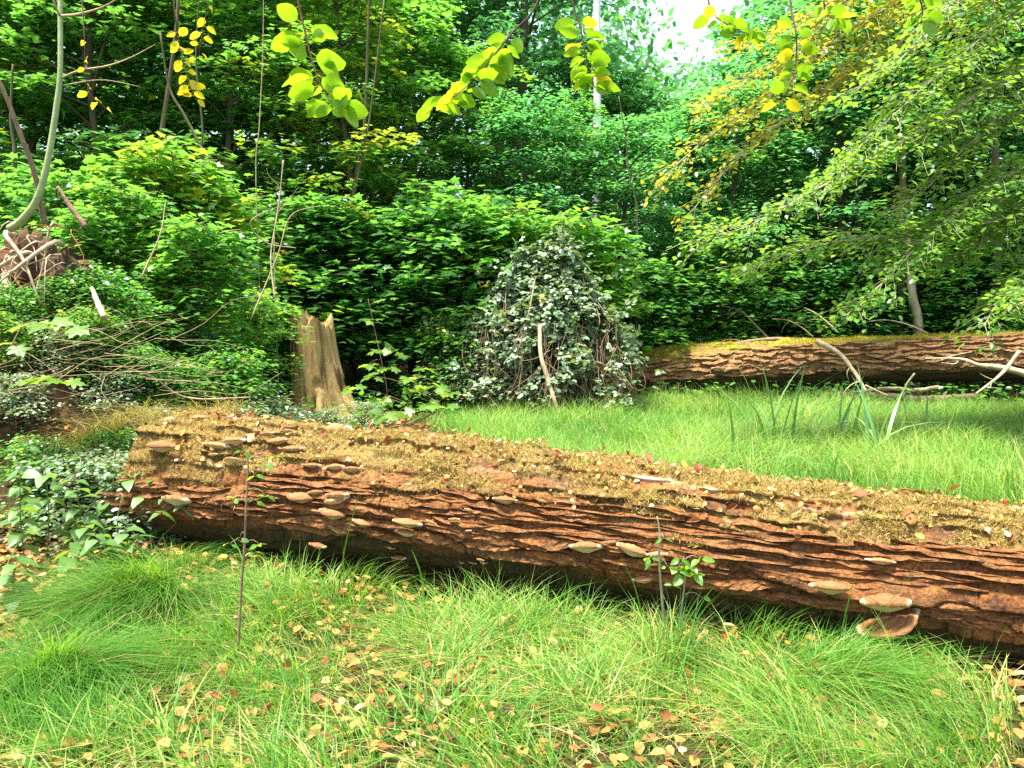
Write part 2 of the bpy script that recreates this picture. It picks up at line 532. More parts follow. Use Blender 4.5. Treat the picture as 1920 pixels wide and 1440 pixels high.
def fungus_mats():
    n = NT('bracket_cap')
    co = n.coord('Object')
    sp = n.n('ShaderNodeSeparateXYZ')
    n.l(co, sp.inputs[0])
    r = n.math('SQRT', n.math('ADD', n.math('POWER', sp.outputs['X'], 2.0), n.math('POWER', sp.outputs['Y'], 2.0)))
    w = n.math('ADD', r, n.math('MULTIPLY', n.noise(co, 5.0, 3), 0.18))
    band = n.noise(n.mapping(n.n('ShaderNodeCombineXYZ').outputs[0], (1, 1, 1)), 1.0)
    cmb = n.n('ShaderNodeCombineXYZ')
    n.l(w, cmb.inputs[0])
    band = n.noise(cmb.outputs[0], 9.0, 3)
    c = n.ramp(band, [(0.3, (0.14, 0.060, 0.024)), (0.5, (0.30, 0.155, 0.065)), (0.7, (0.46, 0.29, 0.14))])
    edge = n.ramp(w, [(0.96, (0, 0, 0)), (1.08, (1, 1, 1))])
    c = n.mix(edge, c, (0.74, 0.62, 0.46))
    ov = n.ramp(n.rnd(), [(0.0, (0.75, 0.65, 0.55)), (1.0, (1.3, 1.25, 1.2))])
    c = n.mix(1.0, c, ov, 'MULTIPLY')
    a = n.finish(n.principled(c, 0.75, 0.25, n.bump(n.math('ADD', band, n.noise(co, 18.0, 3)), 0.5, 0.05)))
    n = NT('bracket_pores')
    f = n.noise(n.coord('Object'), 9.0, 3)
    b = n.finish(n.principled(n.ramp(f, [(0.3, (0.46, 0.34, 0.20)), (0.7, (0.68, 0.56, 0.38))]), 0.85, 0.15))
    return a, b


M['cap'], M['pore'] = fungus_mats()


def ground_mat():
    n = NT('forest_floor')
    co = n.coord('Object')
    f = n.noise(co, 1.1, 5, 0.65)
    f2 = n.noise(co, 24.0, 5, 0.7)
    soil = n.ramp(f2, [(0.3, (0.016, 0.010, 0.006)), (0.5, (0.045, 0.027, 0.013)), (0.68, (0.11, 0.065, 0.026)), (0.8, (0.20, 0.12, 0.045))])
    turf = n.ramp(f2, [(0.3, (0.015, 0.022, 0.006)), (0.55, (0.045, 0.045, 0.012)), (0.8, (0.16, 0.12, 0.04))])
    col = n.mix(n.attr('turf'), soil, turf)
    return n.finish(n.principled(col, 0.95, 0.1, n.bump(f2, 1.0, 0.03)))


M['ground'] = ground_mat()

# ------------------------------------------------------------------ leaf templates (tip along +Y, upper side +Z, length 1)


def fan(outline, centre):
    V = np.array([centre] + outline, float)
    k = len(outline)
    F = np.array([[0, 1 + i, 1 + (i + 1) % k] for i in range(k)])[:, [0, 2, 1]]
    return V, F


T_SMALL = (np.array([(0, 0, 0), (0.30, 0.45, 0.07), (0, 1, -0.08), (-0.30, 0.45, 0.07)], float), np.array([(0, 1, 2), (0, 2, 3)]))
T_BROAD = (np.array([(0, 0, 0), (0.30, 0.22, 0.05), (0.33, 0.62, 0.04), (0, 1, -0.10), (-0.33, 0.62, 0.04), (-0.30, 0.22, 0.05)], float),
           np.array([(0, 1, 2), (0, 2, 3), (0, 3, 4), (0, 4, 5)]))
_ml = [(0.06, 0.0), (0.42, -0.02), (0.28, 0.20), (0.60, 0.42), (0.28, 0.50), (0.0, 1.0), (-0.28, 0.50), (-0.60, 0.42), (-0.28, 0.20), (-0.42, -0.02)]
T_MAPLE = fan([(x, y, -0.05 - 0.12 * (x * x + (y - .3) ** 2)) for x, y in _ml], (0, 0.3, 0.03))


def near_leaf(widths, ys, fold=0.10, droop=0.18, curl=0.0, seed=0, edge=0.0):
    """Detailed leaf blade: midrib plus two rows of margin points each side."""
    r = np.random.default_rng(seed)
    V, F = [], []
    for i, (w, y) in enumerate(zip(widths, ys)):
        z = -droop * y * y
        for k, sx in enumerate((-1, -0.5, 0, 0.5, 1)):
            e = edge * r.normal() if abs(sx) == 1 and w > 0 else 0
            V.append((sx * w * (1 - 0.3 * curl * abs(sx)), y, z + fold * abs(sx) * w * 2 - 0.10 * (abs(sx) ** 2) * w + curl * w * abs(sx) ** 2 + e))
    for i in range(len(ys) - 1):
        for k in range(4):
            a = i * 5 + k
            F.append((a, a + 1, a + 6, a + 5))
    return np.array(V, float), np.array(F)


BEECH_W, BEECH_Y = (0.0, 0.20, 0.31, 0.335, 0.27, 0.13, 0.0), (0.0, 0.12, 0.30, 0.50, 0.72, 0.90, 1.0)
HEART_W, HEART_Y = (0.02, 0.30, 0.36, 0.29, 0.19, 0.08, 0.0), (0.0, 0.06, 0.22, 0.45, 0.68, 0.88, 1.0)


def leaf_mesh(name, mat, widths, ys, seed, fold=0.1, droop=0.18, curl=0.0, edge=0.012, stalk=0.0):
    g = Geo()
    V, F = near_leaf(widths, ys, fold, droop, curl, seed, edge)
    g.add(V, F, 0.5)
    if stalk:
        pw = 0.014
        g.add([(-pw, -stalk, 0.03), (pw, -stalk, 0.03), (pw, 0.04, 0.0), (-pw, 0.04, 0.0)], [(0, 1, 2, 3)], 0.2)
    return g.mesh(name, mat)


def maple_mesh(name, mat, seed):
    r = np.random.default_rng(seed)
    pts = [(0.05, 0.0), (0.25, -0.09), (0.44, -0.02), (0.40, 0.10), (0.27, 0.20), (0.46, 0.24), (0.64, 0.42), (0.52, 0.52), (0.40, 0.50), (0.22, 0.52), (0.27, 0.72), (0.14, 0.80), (0.0, 1.0)]
    pts = pts + [(-x, y) for x, y in pts[-2::-1]]
    pts = [(x, y, -0.18 * (x * x + (y - .25) ** 2) + 0.02 * r.normal()) for x, y in pts]
    g = Geo()
    V, F = fan(pts, (0, 0.27, 0.03))
    g.add(V, F, 0.5)
    return g.mesh(name, mat)


# ------------------------------------------------------------------ ground
def bank_h(x, y):
    return 1.15 * sstep(-2.35, -3.9, x) * sstep(5.2, 6.5, y) * (1 - 0.85 * sstep(8.5, 12.0, y)) * (1 - 0.7 * sstep(-6.5, -10, x))


def ground_z(x, y):
    x, y = np.asarray(x, float), np.asarray(y, float)
    z = bank_h(x, y)
    z = z + 0.05 * fbm(x * 0.9, y * 0.9, 0, 3, 3) * sstep(0, 2, np.abs(y) + 1)
    z = z + 0.10 * bank_h(x, y) * fbm(x * 2.2, y * 2.2, 0, 3, 9)
    q = y - (4.36 - 0.348 * x)
    z = z - (0.12 + 0.14 * sstep(0.5, -0.9, x)) * np.exp(-(q / 0.28) ** 4) * sstep(-2.6, -2.1, x)
    z = z + 0.45 * sstep(14, 30, y)
    return z


def clearing_mask(x, y):
    px = CX + FPX * x / np.maximum(y, 0.5)
    far = 12.4 - 0.10 * np.maximum(0, x)
    left = -1.0 - 0.10 * (y - 8) + 0.25 * fbm(y * 0.9, x * 0.9, 0, 2, 5)
    return sstep(0, 0.6, x - left) * sstep(0, 0.5, far - y) * sstep(0.0, 0.5, y - (4.75 - 0.348 * x))


def front_mask(x, y):
    m = 1 - sstep(0, 0.35, y - (4.33 - 0.348 * x))
    lit = sstep(-1.75, -2.05, x + 0.12 * fbm(x * 3, y * 3, 0, 2, 8)) * sstep(3.35, 3.6, y)          # bare leaf litter on the left
    return m * (1 - lit)


def build_ground():
    u = np.linspace(-1, 1, 260)
    xs = 12 * u + 388 * np.sign(u) * np.abs(u) ** 7
    v = np.linspace(0, 1, 300)
    ys = -6 + 34 * v + 560 * v ** 9
    X, Y = np.meshgrid(xs, ys)
    Z = ground_z(X, Y)
    V = np.stack([X, Y, Z], -1).reshape(-1, 3)
    nx = len(xs)
    i, j = np.meshgrid(np.arange(len(ys) - 1), np.arange(nx - 1), indexing='ij')
    F = np.stack([i * nx + j, i * nx + j + 1, (i + 1) * nx + j + 1, (i + 1) * nx + j], -1).reshape(-1, 4)
    g = Geo()
    g.add(V, F)
    g.extra['turf'] = np.clip(np.maximum(clearing_mask(X, Y), 0.55 * front_mask(X, Y) * sstep(0, 0.3, Y + 5)), 0, 1).ravel()
    return tag(obj('ground', g.mesh('ground', M['ground'])), 'brown forest floor with leaf litter under the clearing', None, None, 'structure')


build_ground()

# ------------------------------------------------------------------ fallen logs


class Log:
    def __init__(self, A, B, ra, rb, t0, t1, n_s, n_th, period, amp, moss_hi, moss_lo, seed, front, dense=(-60, 150), topflat=0.4):
        self.A, self.B, self.ra, self.rb, self.t0, self.t1 = np.array(A, float), np.array(B, float), ra, rb, t0, t1
        self.D = self.B - self.A
        self.L = np.linalg.norm(self.D)
        d = unit(self.D)
        self.up = unit(np.array([0, 0, 1.0]) - d * d[2])
        f = np.cross(d, self.up)
        self.fr = f if f @ np.array(front) > 0 else -f
        self.d = d
        self.period, self.amp, self.seed = period, amp, seed
        self.moss_hi, self.moss_lo, self.topflat = moss_hi, moss_lo, topflat
        t = np.linspace(t0, t1, n_s)
        a0, a1 = np.radians(dense[0]), np.radians(dense[1])
        nd = int(n_th * 0.84)
        th = np.concatenate([np.linspace(a0, a1, nd), np.linspace(a1, a0 + 2 * PI, n_th - nd + 2)[1:-1]])
        self.t, self.th = t, th
        T, TH = np.meshgrid(t, th, indexing='ij')
        self.V, self.moss, self.bare = self.surf(T, TH)
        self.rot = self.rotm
        n, k = T.shape
        i, j = np.meshgrid(np.arange(n - 1), np.arange(k), indexing='ij')
        j2 = (j + 1) % k
        F = np.stack([i * k + j, (i + 1) * k + j, (i + 1) * k + j2, i * k + j2], -1).reshape(-1, 4)
        if np.dot(np.cross(self.V[1, 0] - self.V[0, 0], self.V[0, 1] - self.V[0, 0]), self.V[0, 0] - self.axis(np.array([t[0]]))[0]) < 0:
            F = F[:, ::-1]
        self.F = F

    def axis(self, T):
        T = np.asarray(T, float)
        w = 0.02 * np.sin(T * 5.1)
        return self.A + T[..., None] * self.D + self.up * w[..., None]

    def radius(self, T):
        return self.ra + (self.rb - self.ra) * np.asarray(T)

    def masks(self, T, TH):
        s = T * self.L
        wob = 14 * fbm(s * 1.6, TH * 1.5, 3.3, 3, self.seed + 40)
        deg = np.degrees(TH)
        deg = np.where(deg > 180, deg - 360, deg)
        lo = np.interp(T, [0.0, 0.12, 0.3, 1.0], self.moss_lo)
        m = (1 - sstep(-20, 20, deg + wob * 1.5 - lo)) * sstep(-95, -70, deg)
        patch = fbm(s * 4.5, TH * 4.0, 1.0, 3, self.seed + 51)
        bare = sstep(0.10, 0.30, fbm(s * 1.3, TH * 9.0, 7.0, 3, self.seed + 60)) * (1 - sstep(25, 45, deg)) * sstep(-60, -40, deg)
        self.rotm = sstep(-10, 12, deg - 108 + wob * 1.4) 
        return m * sstep(-0.36, -0.06, patch + 0.08), bare, deg

    def surf(self, T, TH):
        s = T * self.L
        r = self.radius(T)
        moss, bare, deg = self.masks(T, TH)
        v = TH * 0.37
        sd = self.seed
        w = v + 0.085 * fbm(s * 0.75, v * 1.6, 0, 2, sd) + 0.028 * fbm(s * 2.6, v * 3.2, 0, 2, sd + 5)
        ph = w / self.period
        idd = np.floor(ph)
        f = ph - idd
        # neighbouring ridges run out and start again along the log
        a = np.clip(0.62 + 0.85 * vnoise(s * 1.5 + idd * 9.7, idd * 3.13, 0, sd + 9), 0.08, 1.35)
        brk = 1 - 0.85 * sstep(0.05, 0.5, vnoise(s * 5.5 + idd * 4.1, idd * 1.7, 2.0, sd + 12))
        top = 0.80 + 0.08 * vnoise(s * 9, idd * 2.2, 4.0, sd + 14)
        prof = np.where(f < top, sstep(0, 1, f / top) * 0.55 + 0.45 * f / top, 1 - sstep(0, 1, (f - top) / (1 - top)))
        side = self.topflat + (1 - self.topflat) * sstep(8, 48, np.abs(deg))
        under = 1 - 0.75 * sstep(112, 140, np.abs(deg))
        amp = self.amp * side * under
        h = amp * a * brk * prof
        h = h + 0.030 * r / 0.37 * fbm(s * 1.1, v * 1.8, 2.0, 2, sd + 20) + 0.016 * fbm(s * 9, v * 16, 0, 4, sd + 22) * (0.4 + 0.6 * under)
        crack = np.clip(1 - np.abs(vnoise(s * 13 + idd * 5, v * 4, 0, sd + 25)) * 9, 0, 1)
        h = h - 0.018 * crack * under * side * sstep(20, 50, np.abs(deg))
        h = h + moss * (0.012 + 0.034 * fbm(s * 8, v * 12, 5.0, 3, sd + 30))
        h = h - 0.4 * amp
        # ledges hang over a little: push the ridge lip round the log
        th2 = TH + np.sign(deg) * (amp * 0.65 * a * brk * prof ** 2) / r
        e = self.up * np.cos(th2)[..., None] + self.fr * np.sin(th2)[..., None]
        return self.axis(T) + e * (r + h)[..., None], moss, bare

    def point(self, t, th):
        p, m, b = self.surf(np.atleast_1d(np.asarray(t, float)), np.atleast_1d(np.asarray(th, float)))
        return p

    def normal(self, th):
        th = np.atleast_1d(np.asarray(th, float))
        return self.up * np.cos(th)[:, None] + self.fr * np.sin(th)[:, None]

    def from_pixel(self, px, py):
        """(t, theta) where the line of sight meets the log's round."""
        O = np.array([0, 0, CAMZ])
        d = unit(P(px, py, 5.0) - O)
        best = None
        for q in np.linspace(2.0, 20.0, 3601):
            X = O + d * q
            t = np.dot(X - self.A, self.d) / self.L
            ax = self.A + t * self.D + self.up * 0.02 * math.sin(t * 5.1)
            rel = X - ax
            dist = np.linalg.norm(rel - self.d * np.dot(rel, self.d))
            if best is None or dist - self.radius(t) < best[0]:
                best = (dist - self.radius(t), t, math.atan2(rel @ self.fr, rel @ self.up))
            if dist < self.radius(t):
                break
        return best[1], best[2]

    def build(self, name, mat, root):
        g = Geo()
        g.add(self.V, self.F)
        # sawn/broken ends
        for idx, rev in ((0, False), (-1, True)):
            ring = self.V[idx]
            k = len(ring)
            c = ring.mean(0)
            n0 = g.n
            Fe = np.stack([np.full(k, k), np.arange(k), (np.arange(k) + 1) % k], 1)
            g.add(np.vstack([ring, c]), Fe[:, ::-1] if rev else Fe)
        extra = np.concatenate([np.zeros(len(self.th) + 1)] * 2)
        g.extra['moss'] = np.concatenate([self.moss.ravel(), extra])
        g.extra['bare'] = np.concatenate([self.bare.ravel(), extra])
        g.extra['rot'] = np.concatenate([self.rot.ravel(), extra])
        return obj(name, g.mesh(name, mat), root)

    def moss_part(self, root, count, size, mat, seed):
        r = np.random.default_rng(seed)
        T = r.uniform(self.t0, min(self.t1, 1.12), count)
        TH = np.radians(r.uniform(-75, 100, count))
        m, bare, deg = self.masks(T, TH)
        keep = r.uniform(0, 1, count) < m * (1 - 0.75 * bare)
        T, TH = T[keep], TH[keep]
        p, m, b = self.surf(T, TH)
        nrm = self.normal(TH)
        k = len(p)
        j = unit(nrm * 0.9 + np.array([0, 0, 0.35]) + r.normal(0, 0.62, (k, 3)))
        side = unit(np.cross(j, r.normal(0, 1, (k, 3))))
        clump = fbm(T * self.L * 3.5, TH * 3, 0, 3, 77)
        h = size * r.uniform(0.4, 1.4, k) * np.clip(1.0 + 1.1 * clump, 0.3, 2)
        w = size * 0.085 * r.uniform(0.7, 1.4, k)
        b0 = p - nrm * 0.004
        mid = b0 + j * (h * 0.6)[:, None]
        tip = mid + unit(j + r.normal(0, 0.7, (k, 3)) - np.array([0, 0, 0.25])) * (h * 0.6)[:, None]
        V = np.stack([b0 - side * w[:, None], b0 + side * w[:, None], mid + side * (w * 0.8)[:, None], mid - side * (w * 0.8)[:, None], tip], 1).reshape(-1, 3)
        base = (np.arange(k) * 5)[:, None]
        g = Geo()
        tint = np.clip(0.46 + 0.5 * clump + r.normal(0, 0.24, k), 0, 1)
        g.add2(V, base + np.array([[3, 2, 4]]), base + np.array([[0, 1, 2, 3]]), np.repeat(tint, 5))
        o = obj('moss', g.mesh('moss', mat), root)
        tag(o, kind='stuff')
        return o

    def plates(self, root, spec, mat, seed):
        """Loose bark plates: each a slab that follows the log's round with its lower lip standing proud."""
        r = np.random.default_rng(seed)
        for (t, th, ln, wd, lift) in spec:
            nu, nv = 17, 4
            u = np.linspace(-1, 1, nu)
            v = np.linspace(-1, 1, nv)
            U, Vv = np.meshgrid(u, v, indexing='ij')
            halfw = wd * 0.5 * (1 - np.abs(U) ** 2.0 * 0.93) * (1 + 0.55 * vnoise(U * ln * 9 + r.uniform(0, 50), Vv * 0.6, 0, 4))
            bow = 0.5 * wd * (r.uniform(-1, 1) * U + r.uniform(-1, 1) * U * U) + 0.22 * wd * vnoise(U * ln * 5 + r.uniform(0, 50), 0, 0, 6)
            R = self.radius(t)
            TH = th + (Vv * halfw + bow) / R
            TT = t + U * ln * 0.5 / self.L
            hgt = lift * (0.25 + 0.75 * (Vv * 0.5 + 0.5)) * (1 - 0.35 * np.abs(U) ** 3) + 0.005 * r.normal(size=U.shape)
            e = self.up * np.cos(TH)[..., None] + self.fr * np.sin(TH)[..., None]
            base = self.axis(TT) + e * (self.radius(TT) + 0.2 * self.amp)[..., None]
            outer = base + e * hgt[..., None]
            inner = base - e * 0.03
            V = np.concatenate([outer.reshape(-1, 3), inner.reshape(-1, 3)])
            F = []
            n0 = nu * nv
            idx = lambda i, j: i * nv + j
            for i in range(nu - 1):
                for j in range(nv - 1):
                    F.append((idx(i, j), idx(i + 1, j), idx(i + 1, j + 1), idx(i, j + 1)))
            rim = [idx(i, 0) for i in range(nu)] + [idx(nu - 1, j) for j in range(1, nv)] + [idx(i, nv - 1) for i in range(nu - 2, -1, -1)] + [idx(0, j) for j in range(nv - 2, 0, -1)]
            for a, b in zip(rim, rim[1:] + rim[:1]):
                F.append((b, a, a + n0, b + n0))
            F = np.array(F)
            nn = np.cross(V[F[0][1]] - V[F[0][0]], V[F[0][3]] - V[F[0][0]])
            if nn @ e[0, 0] < 0:
                F = F[:, ::-1]
            c = V.mean(0)
            g = Geo()
            g.add(V - c, F, r.uniform(0, 1))
            g.extra['moss'] = np.zeros(len(V))
            g.extra['bare'] = np.zeros(len(V))
            obj('bark_plate', g.mesh('bark_plate', mat, smooth=False), root, c)


near = Log((-1.98, 5.06, 0.43), (2.22, 3.54, 0.33), 0.395, 0.345, -0.07, 1.30, 980, 240, 0.082, 0.048,
           52, [78, 74, 58, 50], 3, (-0.3, -1, 0), (-62, 150))
near_root = thing('fallen_log', 'large mossy fallen tree trunk with rust red bark lying across the grass in front', 'log', (0, 0, 0))
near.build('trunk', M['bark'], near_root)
near.moss_part(near_root, 220000, 0.021, M['moss'], 21)
r_ = np.random.default_rng(5)
bt, bd_ = r_.uniform(-0.05, 1.1, 1100), r_.uniform(-60, 62, 1100)
bth = np.radians(bd_)
bp = near.point(bt, bth) + near.normal(bth) * r_.uniform(0.012, 0.034, (1100, 1))
g = Geo()
scatter(g, T_BROAD, bp, r_.normal(0, 1, (1100, 3)) * np.array([1, 1, .4]), near.normal(bth) + r_.normal(0, 0.35, (1100, 3)), r_.uniform(0.014, 0.036, 1100), np.clip(r_.normal(0.62, 0.28, 1100), 0, 1))
tag(obj('leaf_crumbs', g.mesh('leaf_crumbs', M['litter']), near_root), kind='stuff')
spec, tries = [], 0
while len(spec) < 80 and tries < 4000:
    tries += 1
    t, deg = r_.uniform(-0.05, 1.08), r_.uniform(48, 108)
    ln, wd = r_.uniform(0.30, 1.0), r_.uniform(0.020, 0.042)
    if deg < np.interp(t, [0, 0.12, 0.3, 1.0], [82, 78, 60, 52]):
        continue
    if all(abs(t - q[0]) * near.L > (ln + q[2]) * 0.42 or abs(np.radians(deg) - q[1]) * 0.36 > (wd + q[3]) * 0.42 for q in spec):
        spec.append((t, np.radians(deg), ln, wd, r_.uniform(0.012, 0.028)))
near.plates(near_root, spec, M['bark'], 6)

far = Log((2.02, 13.15, 0.375), (8.30, 12.35, 0.745), 0.385, 0.38, -0.06, 1.22, 420, 120, 0.075, 0.040,
          30, [60, 60, 40, 8], 31, (0, -1, 0), (-60, 150), 0.6)
far_root = thing('fallen_log', 'fallen trunk with cracked brown bark and yellow moss at the far side of the clearing', 'log', (0, 0, 0))
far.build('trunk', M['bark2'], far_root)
far.moss_part(far_root, 60000, 0.034, M['mossgreen'], 23)
spec, tries = [], 0
while len(spec) < 90 and tries < 4000:
    tries += 1
    t, deg = r_.uniform(0.0, 0.95), r_.uniform(25, 105)
    ln, wd = r_.uniform(0.25, 0.70), r_.uniform(0.035, 0.065)
    if deg < np.interp(t, [0, 0.3, 1.0], [62, 45, 15]):
        continue
    if all(abs(t - q[0]) * far.L > (ln + q[2]) * 0.42 or abs(np.radians(deg) - q[1]) * 0.42 > (wd + q[3]) * 0.42 for q in spec):
        spec.append((t, np.radians(deg), ln, wd, r_.uniform(0.02, 0.045)))
far.plates(far_root, spec, M['bark2'], 8)

ORD = ['first', 'second', 'third', 'fourth', 'fifth', 'sixth', 'seventh', 'eighth', 'ninth', 'tenth', 'eleventh', 'twelfth', 'thirteenth', 'fourteenth', 'fifteenth', 'sixteenth', 'seventeenth', 'eighteenth', 'nineteenth', 'twentieth']

# ------------------------------------------------------------------ forest far behind (one uncountable mass)


def treeline(px):
    """Height in photo rows up to which the far wood closes; it opens to the sky in one place."""
    return np.interp(px, [-400, 1080, 1150, 1200, 1250, 1345, 1400, 1460, 2400], [-260, -200, 20, 140, 185, 170, 70, -150, -260])


def build_forest():
    r = np.random.default_rng(41)
    n = 9000
    Y = r.uniform(25, 42, n)
    px = r.uniform(-420, 2340, n)
    top = treeline(px + r.normal(0, 18, n))
    zt = CAMZ + (HOR - top) / FPX * Y
    z = 0.3 + (zt - 0.3) * r.uniform(0, 1, n) ** 0.85
    x = (px - CX) / FPX * Y
    c = np.stack([x, Y, z + 0.4], 1)
    k = 11
    pos = np.repeat(c, k, 0) + r.normal(0, 1, (n * k, 3)) * np.array([0.75, 0.75, 0.26])
    nrm = np.array([0, -0.25, 1.0]) + r.normal(0, 0.55, (n * k, 3))
    tip = r.normal(0, 1, (n * k, 3)) + np.array([0, -0.5, -0.35])
    g = Geo()
    tint = np.clip(np.repeat(0.45 + 0.28 * fbm(x * 0.25, z * 0.25, Y * 0.2, 3, 5), k) + r.normal(0, 0.13, n * k), 0, 0.97)
    scatter(g, T_BROAD, pos, tip, nrm, r.uniform(0.20, 0.34, n * k), tint)
    for i in range(46):
        Yt = r.uniform(26, 40)
        pt = r.uniform(-300, 2250)
        if 1120 < pt < 1420:
            continue
        xt = (pt - CX) / FPX * Yt
        tube(g, smooth_path([(xt, Yt, 0.2), (xt + r.normal(0, .3), Yt, 7), (xt + r.normal(0, .6), Yt, 17)], 8), [0.18, 0.12, 0.05], 6, 0.5, 1)
    o = obj('forest', g.mesh('forest', [M['deep'], M['trunk']]))
    tag(o, 'dense mass of distant woodland foliage closing the view behind the trees', 'forest', None, 'stuff')


build_forest()

# ------------------------------------------------------------------ tree and shrub prototypes


def tree_meshes(name, H, spread, z0, n_limbs, spl, lps, tmpl, lsize, seed, tr, leafmat, barkmat, tint0=0.45, sprayR=0.42, lean=0.05, top=0.95, tsd=0.17, tilt=0.22):
    r = np.random.default_rng(seed)
    wood, crown = Geo(), Geo()
    nn = 9
    tz = np.linspace(0, H * top, nn)
    tp = np.stack([np.cumsum(r.normal(lean * H / nn * 0.5, 0.06 * H / nn, nn)), np.cumsum(r.normal(0, 0.06 * H / nn, nn)), tz], 1)
    tp -= tp[0]
    tpath = smooth_path(tp, 18)
    tube(wood, tpath, [tr * 1.25, tr, tr * 0.8, tr * 0.55, tr * 0.15], 7, 0.5, 0, 0.12, seed)
    PP, TT, NN, TI = [], [], [], []
    for i in range(n_limbs):
        u = ((i + r.uniform()) / n_limbs) ** 0.9
        z = z0 + (H * top * 0.97 - z0) * u
        b = np.array([np.interp(z, tpath[:, 2], tpath[:, q]) for q in (0, 1)] + [z])
        az = i * 2.39996 + r.normal(0, 0.3)
        ln = spread * (0.30 + 0.70 * math.sqrt(max(0.0, 1 - u ** 2.2))) * r.uniform(0.65, 1.25)
        el = math.radians(r.uniform(2, 34) + 22 * u)
        d = np.array([math.cos(az), math.sin(az), 0])
        e1 = b + d * ln * 0.5 * math.cos(el) + np.array([0, 0, ln * 0.5 * math.sin(el)])
        e2 = b + d * ln * math.cos(el) + np.array([0, 0, ln * (math.sin(el) * 0.75 - 0.08)])
        path = smooth_path([b, e1, e2], 6)
        tube(wood, path, [0.012 * ln + 0.004, 0.004], 4, 0.5, 0, 0, 0, False)
        for s in range(spl):
            t = 0.28 + 0.72 * (s + r.uniform(0.2, 1)) / spl
            q = np.array([np.interp(t, np.linspace(0, 1, 6), path[:, a]) for a in range(3)])
            lat = np.cross(d, [0, 0, 1]) * r.normal(0, 0.26 * ln * (1.1 - 0.5 * t))
            c = q + lat + np.array([0, 0, r.normal(0, 0.05)])
            R = sprayR * r.uniform(0.6, 1.25)
            rr = R * np.sqrt(r.uniform(0, 1, lps))
            fi = r.uniform(0, 2 * PI, lps)
            off = np.stack([rr * np.cos(fi), rr * np.sin(fi), np.zeros(lps)], 1)
            slope = r.normal(0, 0.16) - 0.10
            off[:, 2] = off @ np.array([d[0], d[1], 0]) * slope - 0.35 * rr ** 2 / max(R, .1) * 0.5 + r.normal(0, 0.045, lps) * (1 + R)
            PP.append(c + off)
            TT.append(np.stack([np.cos(fi), np.sin(fi), np.full(lps, -0.14)], 1) + r.normal(0, 0.45, (lps, 3)) * np.array([1, 1, 0.42]) + d * 0.3)
            NN.append(np.array([0, 0, 1.0]) + r.normal(0, tilt, (lps, 3)))
            TI.append(np.clip(tint0 + r.normal(0, 0.10) + r.normal(0, tsd, lps) + (r.uniform() < 0.05) * 0.3, 0, 1))
            tube(wood, np.array([q, q * 0.4 + c * 0.6, c]), [0.006, 0.003], 3, 0.5, 0, 0, 0, False)
    PP = np.concatenate(PP)
    ok = PP[:, 2] > 0.04
    scatter(crown, tmpl, PP[ok], np.concatenate(TT)[ok], np.concatenate(NN)[ok], lsize * r.uniform(0.65, 1.2, ok.sum()), np.concatenate(TI)[ok])
    return wood.mesh(name + '_trunk', barkmat), crown.mesh(name + '_crown', leafmat)


PROTO = {
    'maple_a': tree_meshes('maple', 8.6, 2.1, 0.5, 54, 4, 40, T_MAPLE, 0.135, 1, 0.07, M['maple'], M['trunk'], 0.45),
    'maple_b': tree_meshes('maple', 8.2, 1.8, 0.4, 50, 4, 40, T_MAPLE, 0.125, 2, 0.06, M['maple'], M['trunk'], 0.62),
    'deep_a': tree_meshes('hornbeam', 8.0, 2.2, 0.3, 58, 4, 44, T_BROAD, 0.125, 3, 0.08, M['deep'], M['trunk'], 0.45),
    'deep_b': tree_meshes('hornbeam', 7.0, 2.0, 0.3, 54, 4, 44, T_BROAD, 0.115, 4, 0.07, M['deep'], M['trunk'], 0.62),
    'tall': tree_meshes('tall', 19, 3.6, 3.5, 60, 4, 46, T_BROAD, 0.17, 5, 0.16, M['deep'], M['trunk'], 0.55, 0.62),
    'shrub_a': tree_meshes('shrub', 1.9, 0.62, 0.12, 36, 3, 19, T_MAPLE, 0.098, 6, 0.012, M['maple'], M['greystalk'], 0.66, 0.24, 0.25, tilt=0.32, tsd=0.18),
    'shrub_b': tree_meshes('shrub', 1.5, 0.75, 0.10, 36, 3, 27, T_BROAD, 0.075, 7, 0.010, M['maple'], M['greystalk'], 0.5, 0.26, 0.25, tilt=0.34, tsd=0.2),
    'shrub_c': tree_meshes('shrub', 1.1, 0.8, 0.06, 30, 3, 24, T_BROAD, 0.075, 8, 0.012, M['bramble'], M['greystalk'], 0.5, 0.24, 0.2, tilt=0.36),
    'deep_shrub': tree_meshes('shrub', 3.0, 1.35, 0.55, 34, 3, 24, T_MAPLE, 0.135, 9, 0.018, M['maple'], M['trunk'], 0.36, 0.40, 0.1, tilt=0.26),
}


def plant(name, proto, px, Y, scale, label, cat, group, rz, sx=1.0, tilt=(0, 0)):
    x = (px - CX) / FPX * Y
    z = float(ground_z(x, Y)) - 0.03
    o = thing(name, label, cat, (x, Y, z), (tilt[0], tilt[1], rz), (scale * sx, scale * sx, scale), group)
    wood, crown = PROTO[proto]
    obj('trunk' if name.endswith('tree') else 'stem', wood, o)
    obj('crown' if name.endswith('tree') else 'foliage', crown, o)
    return o


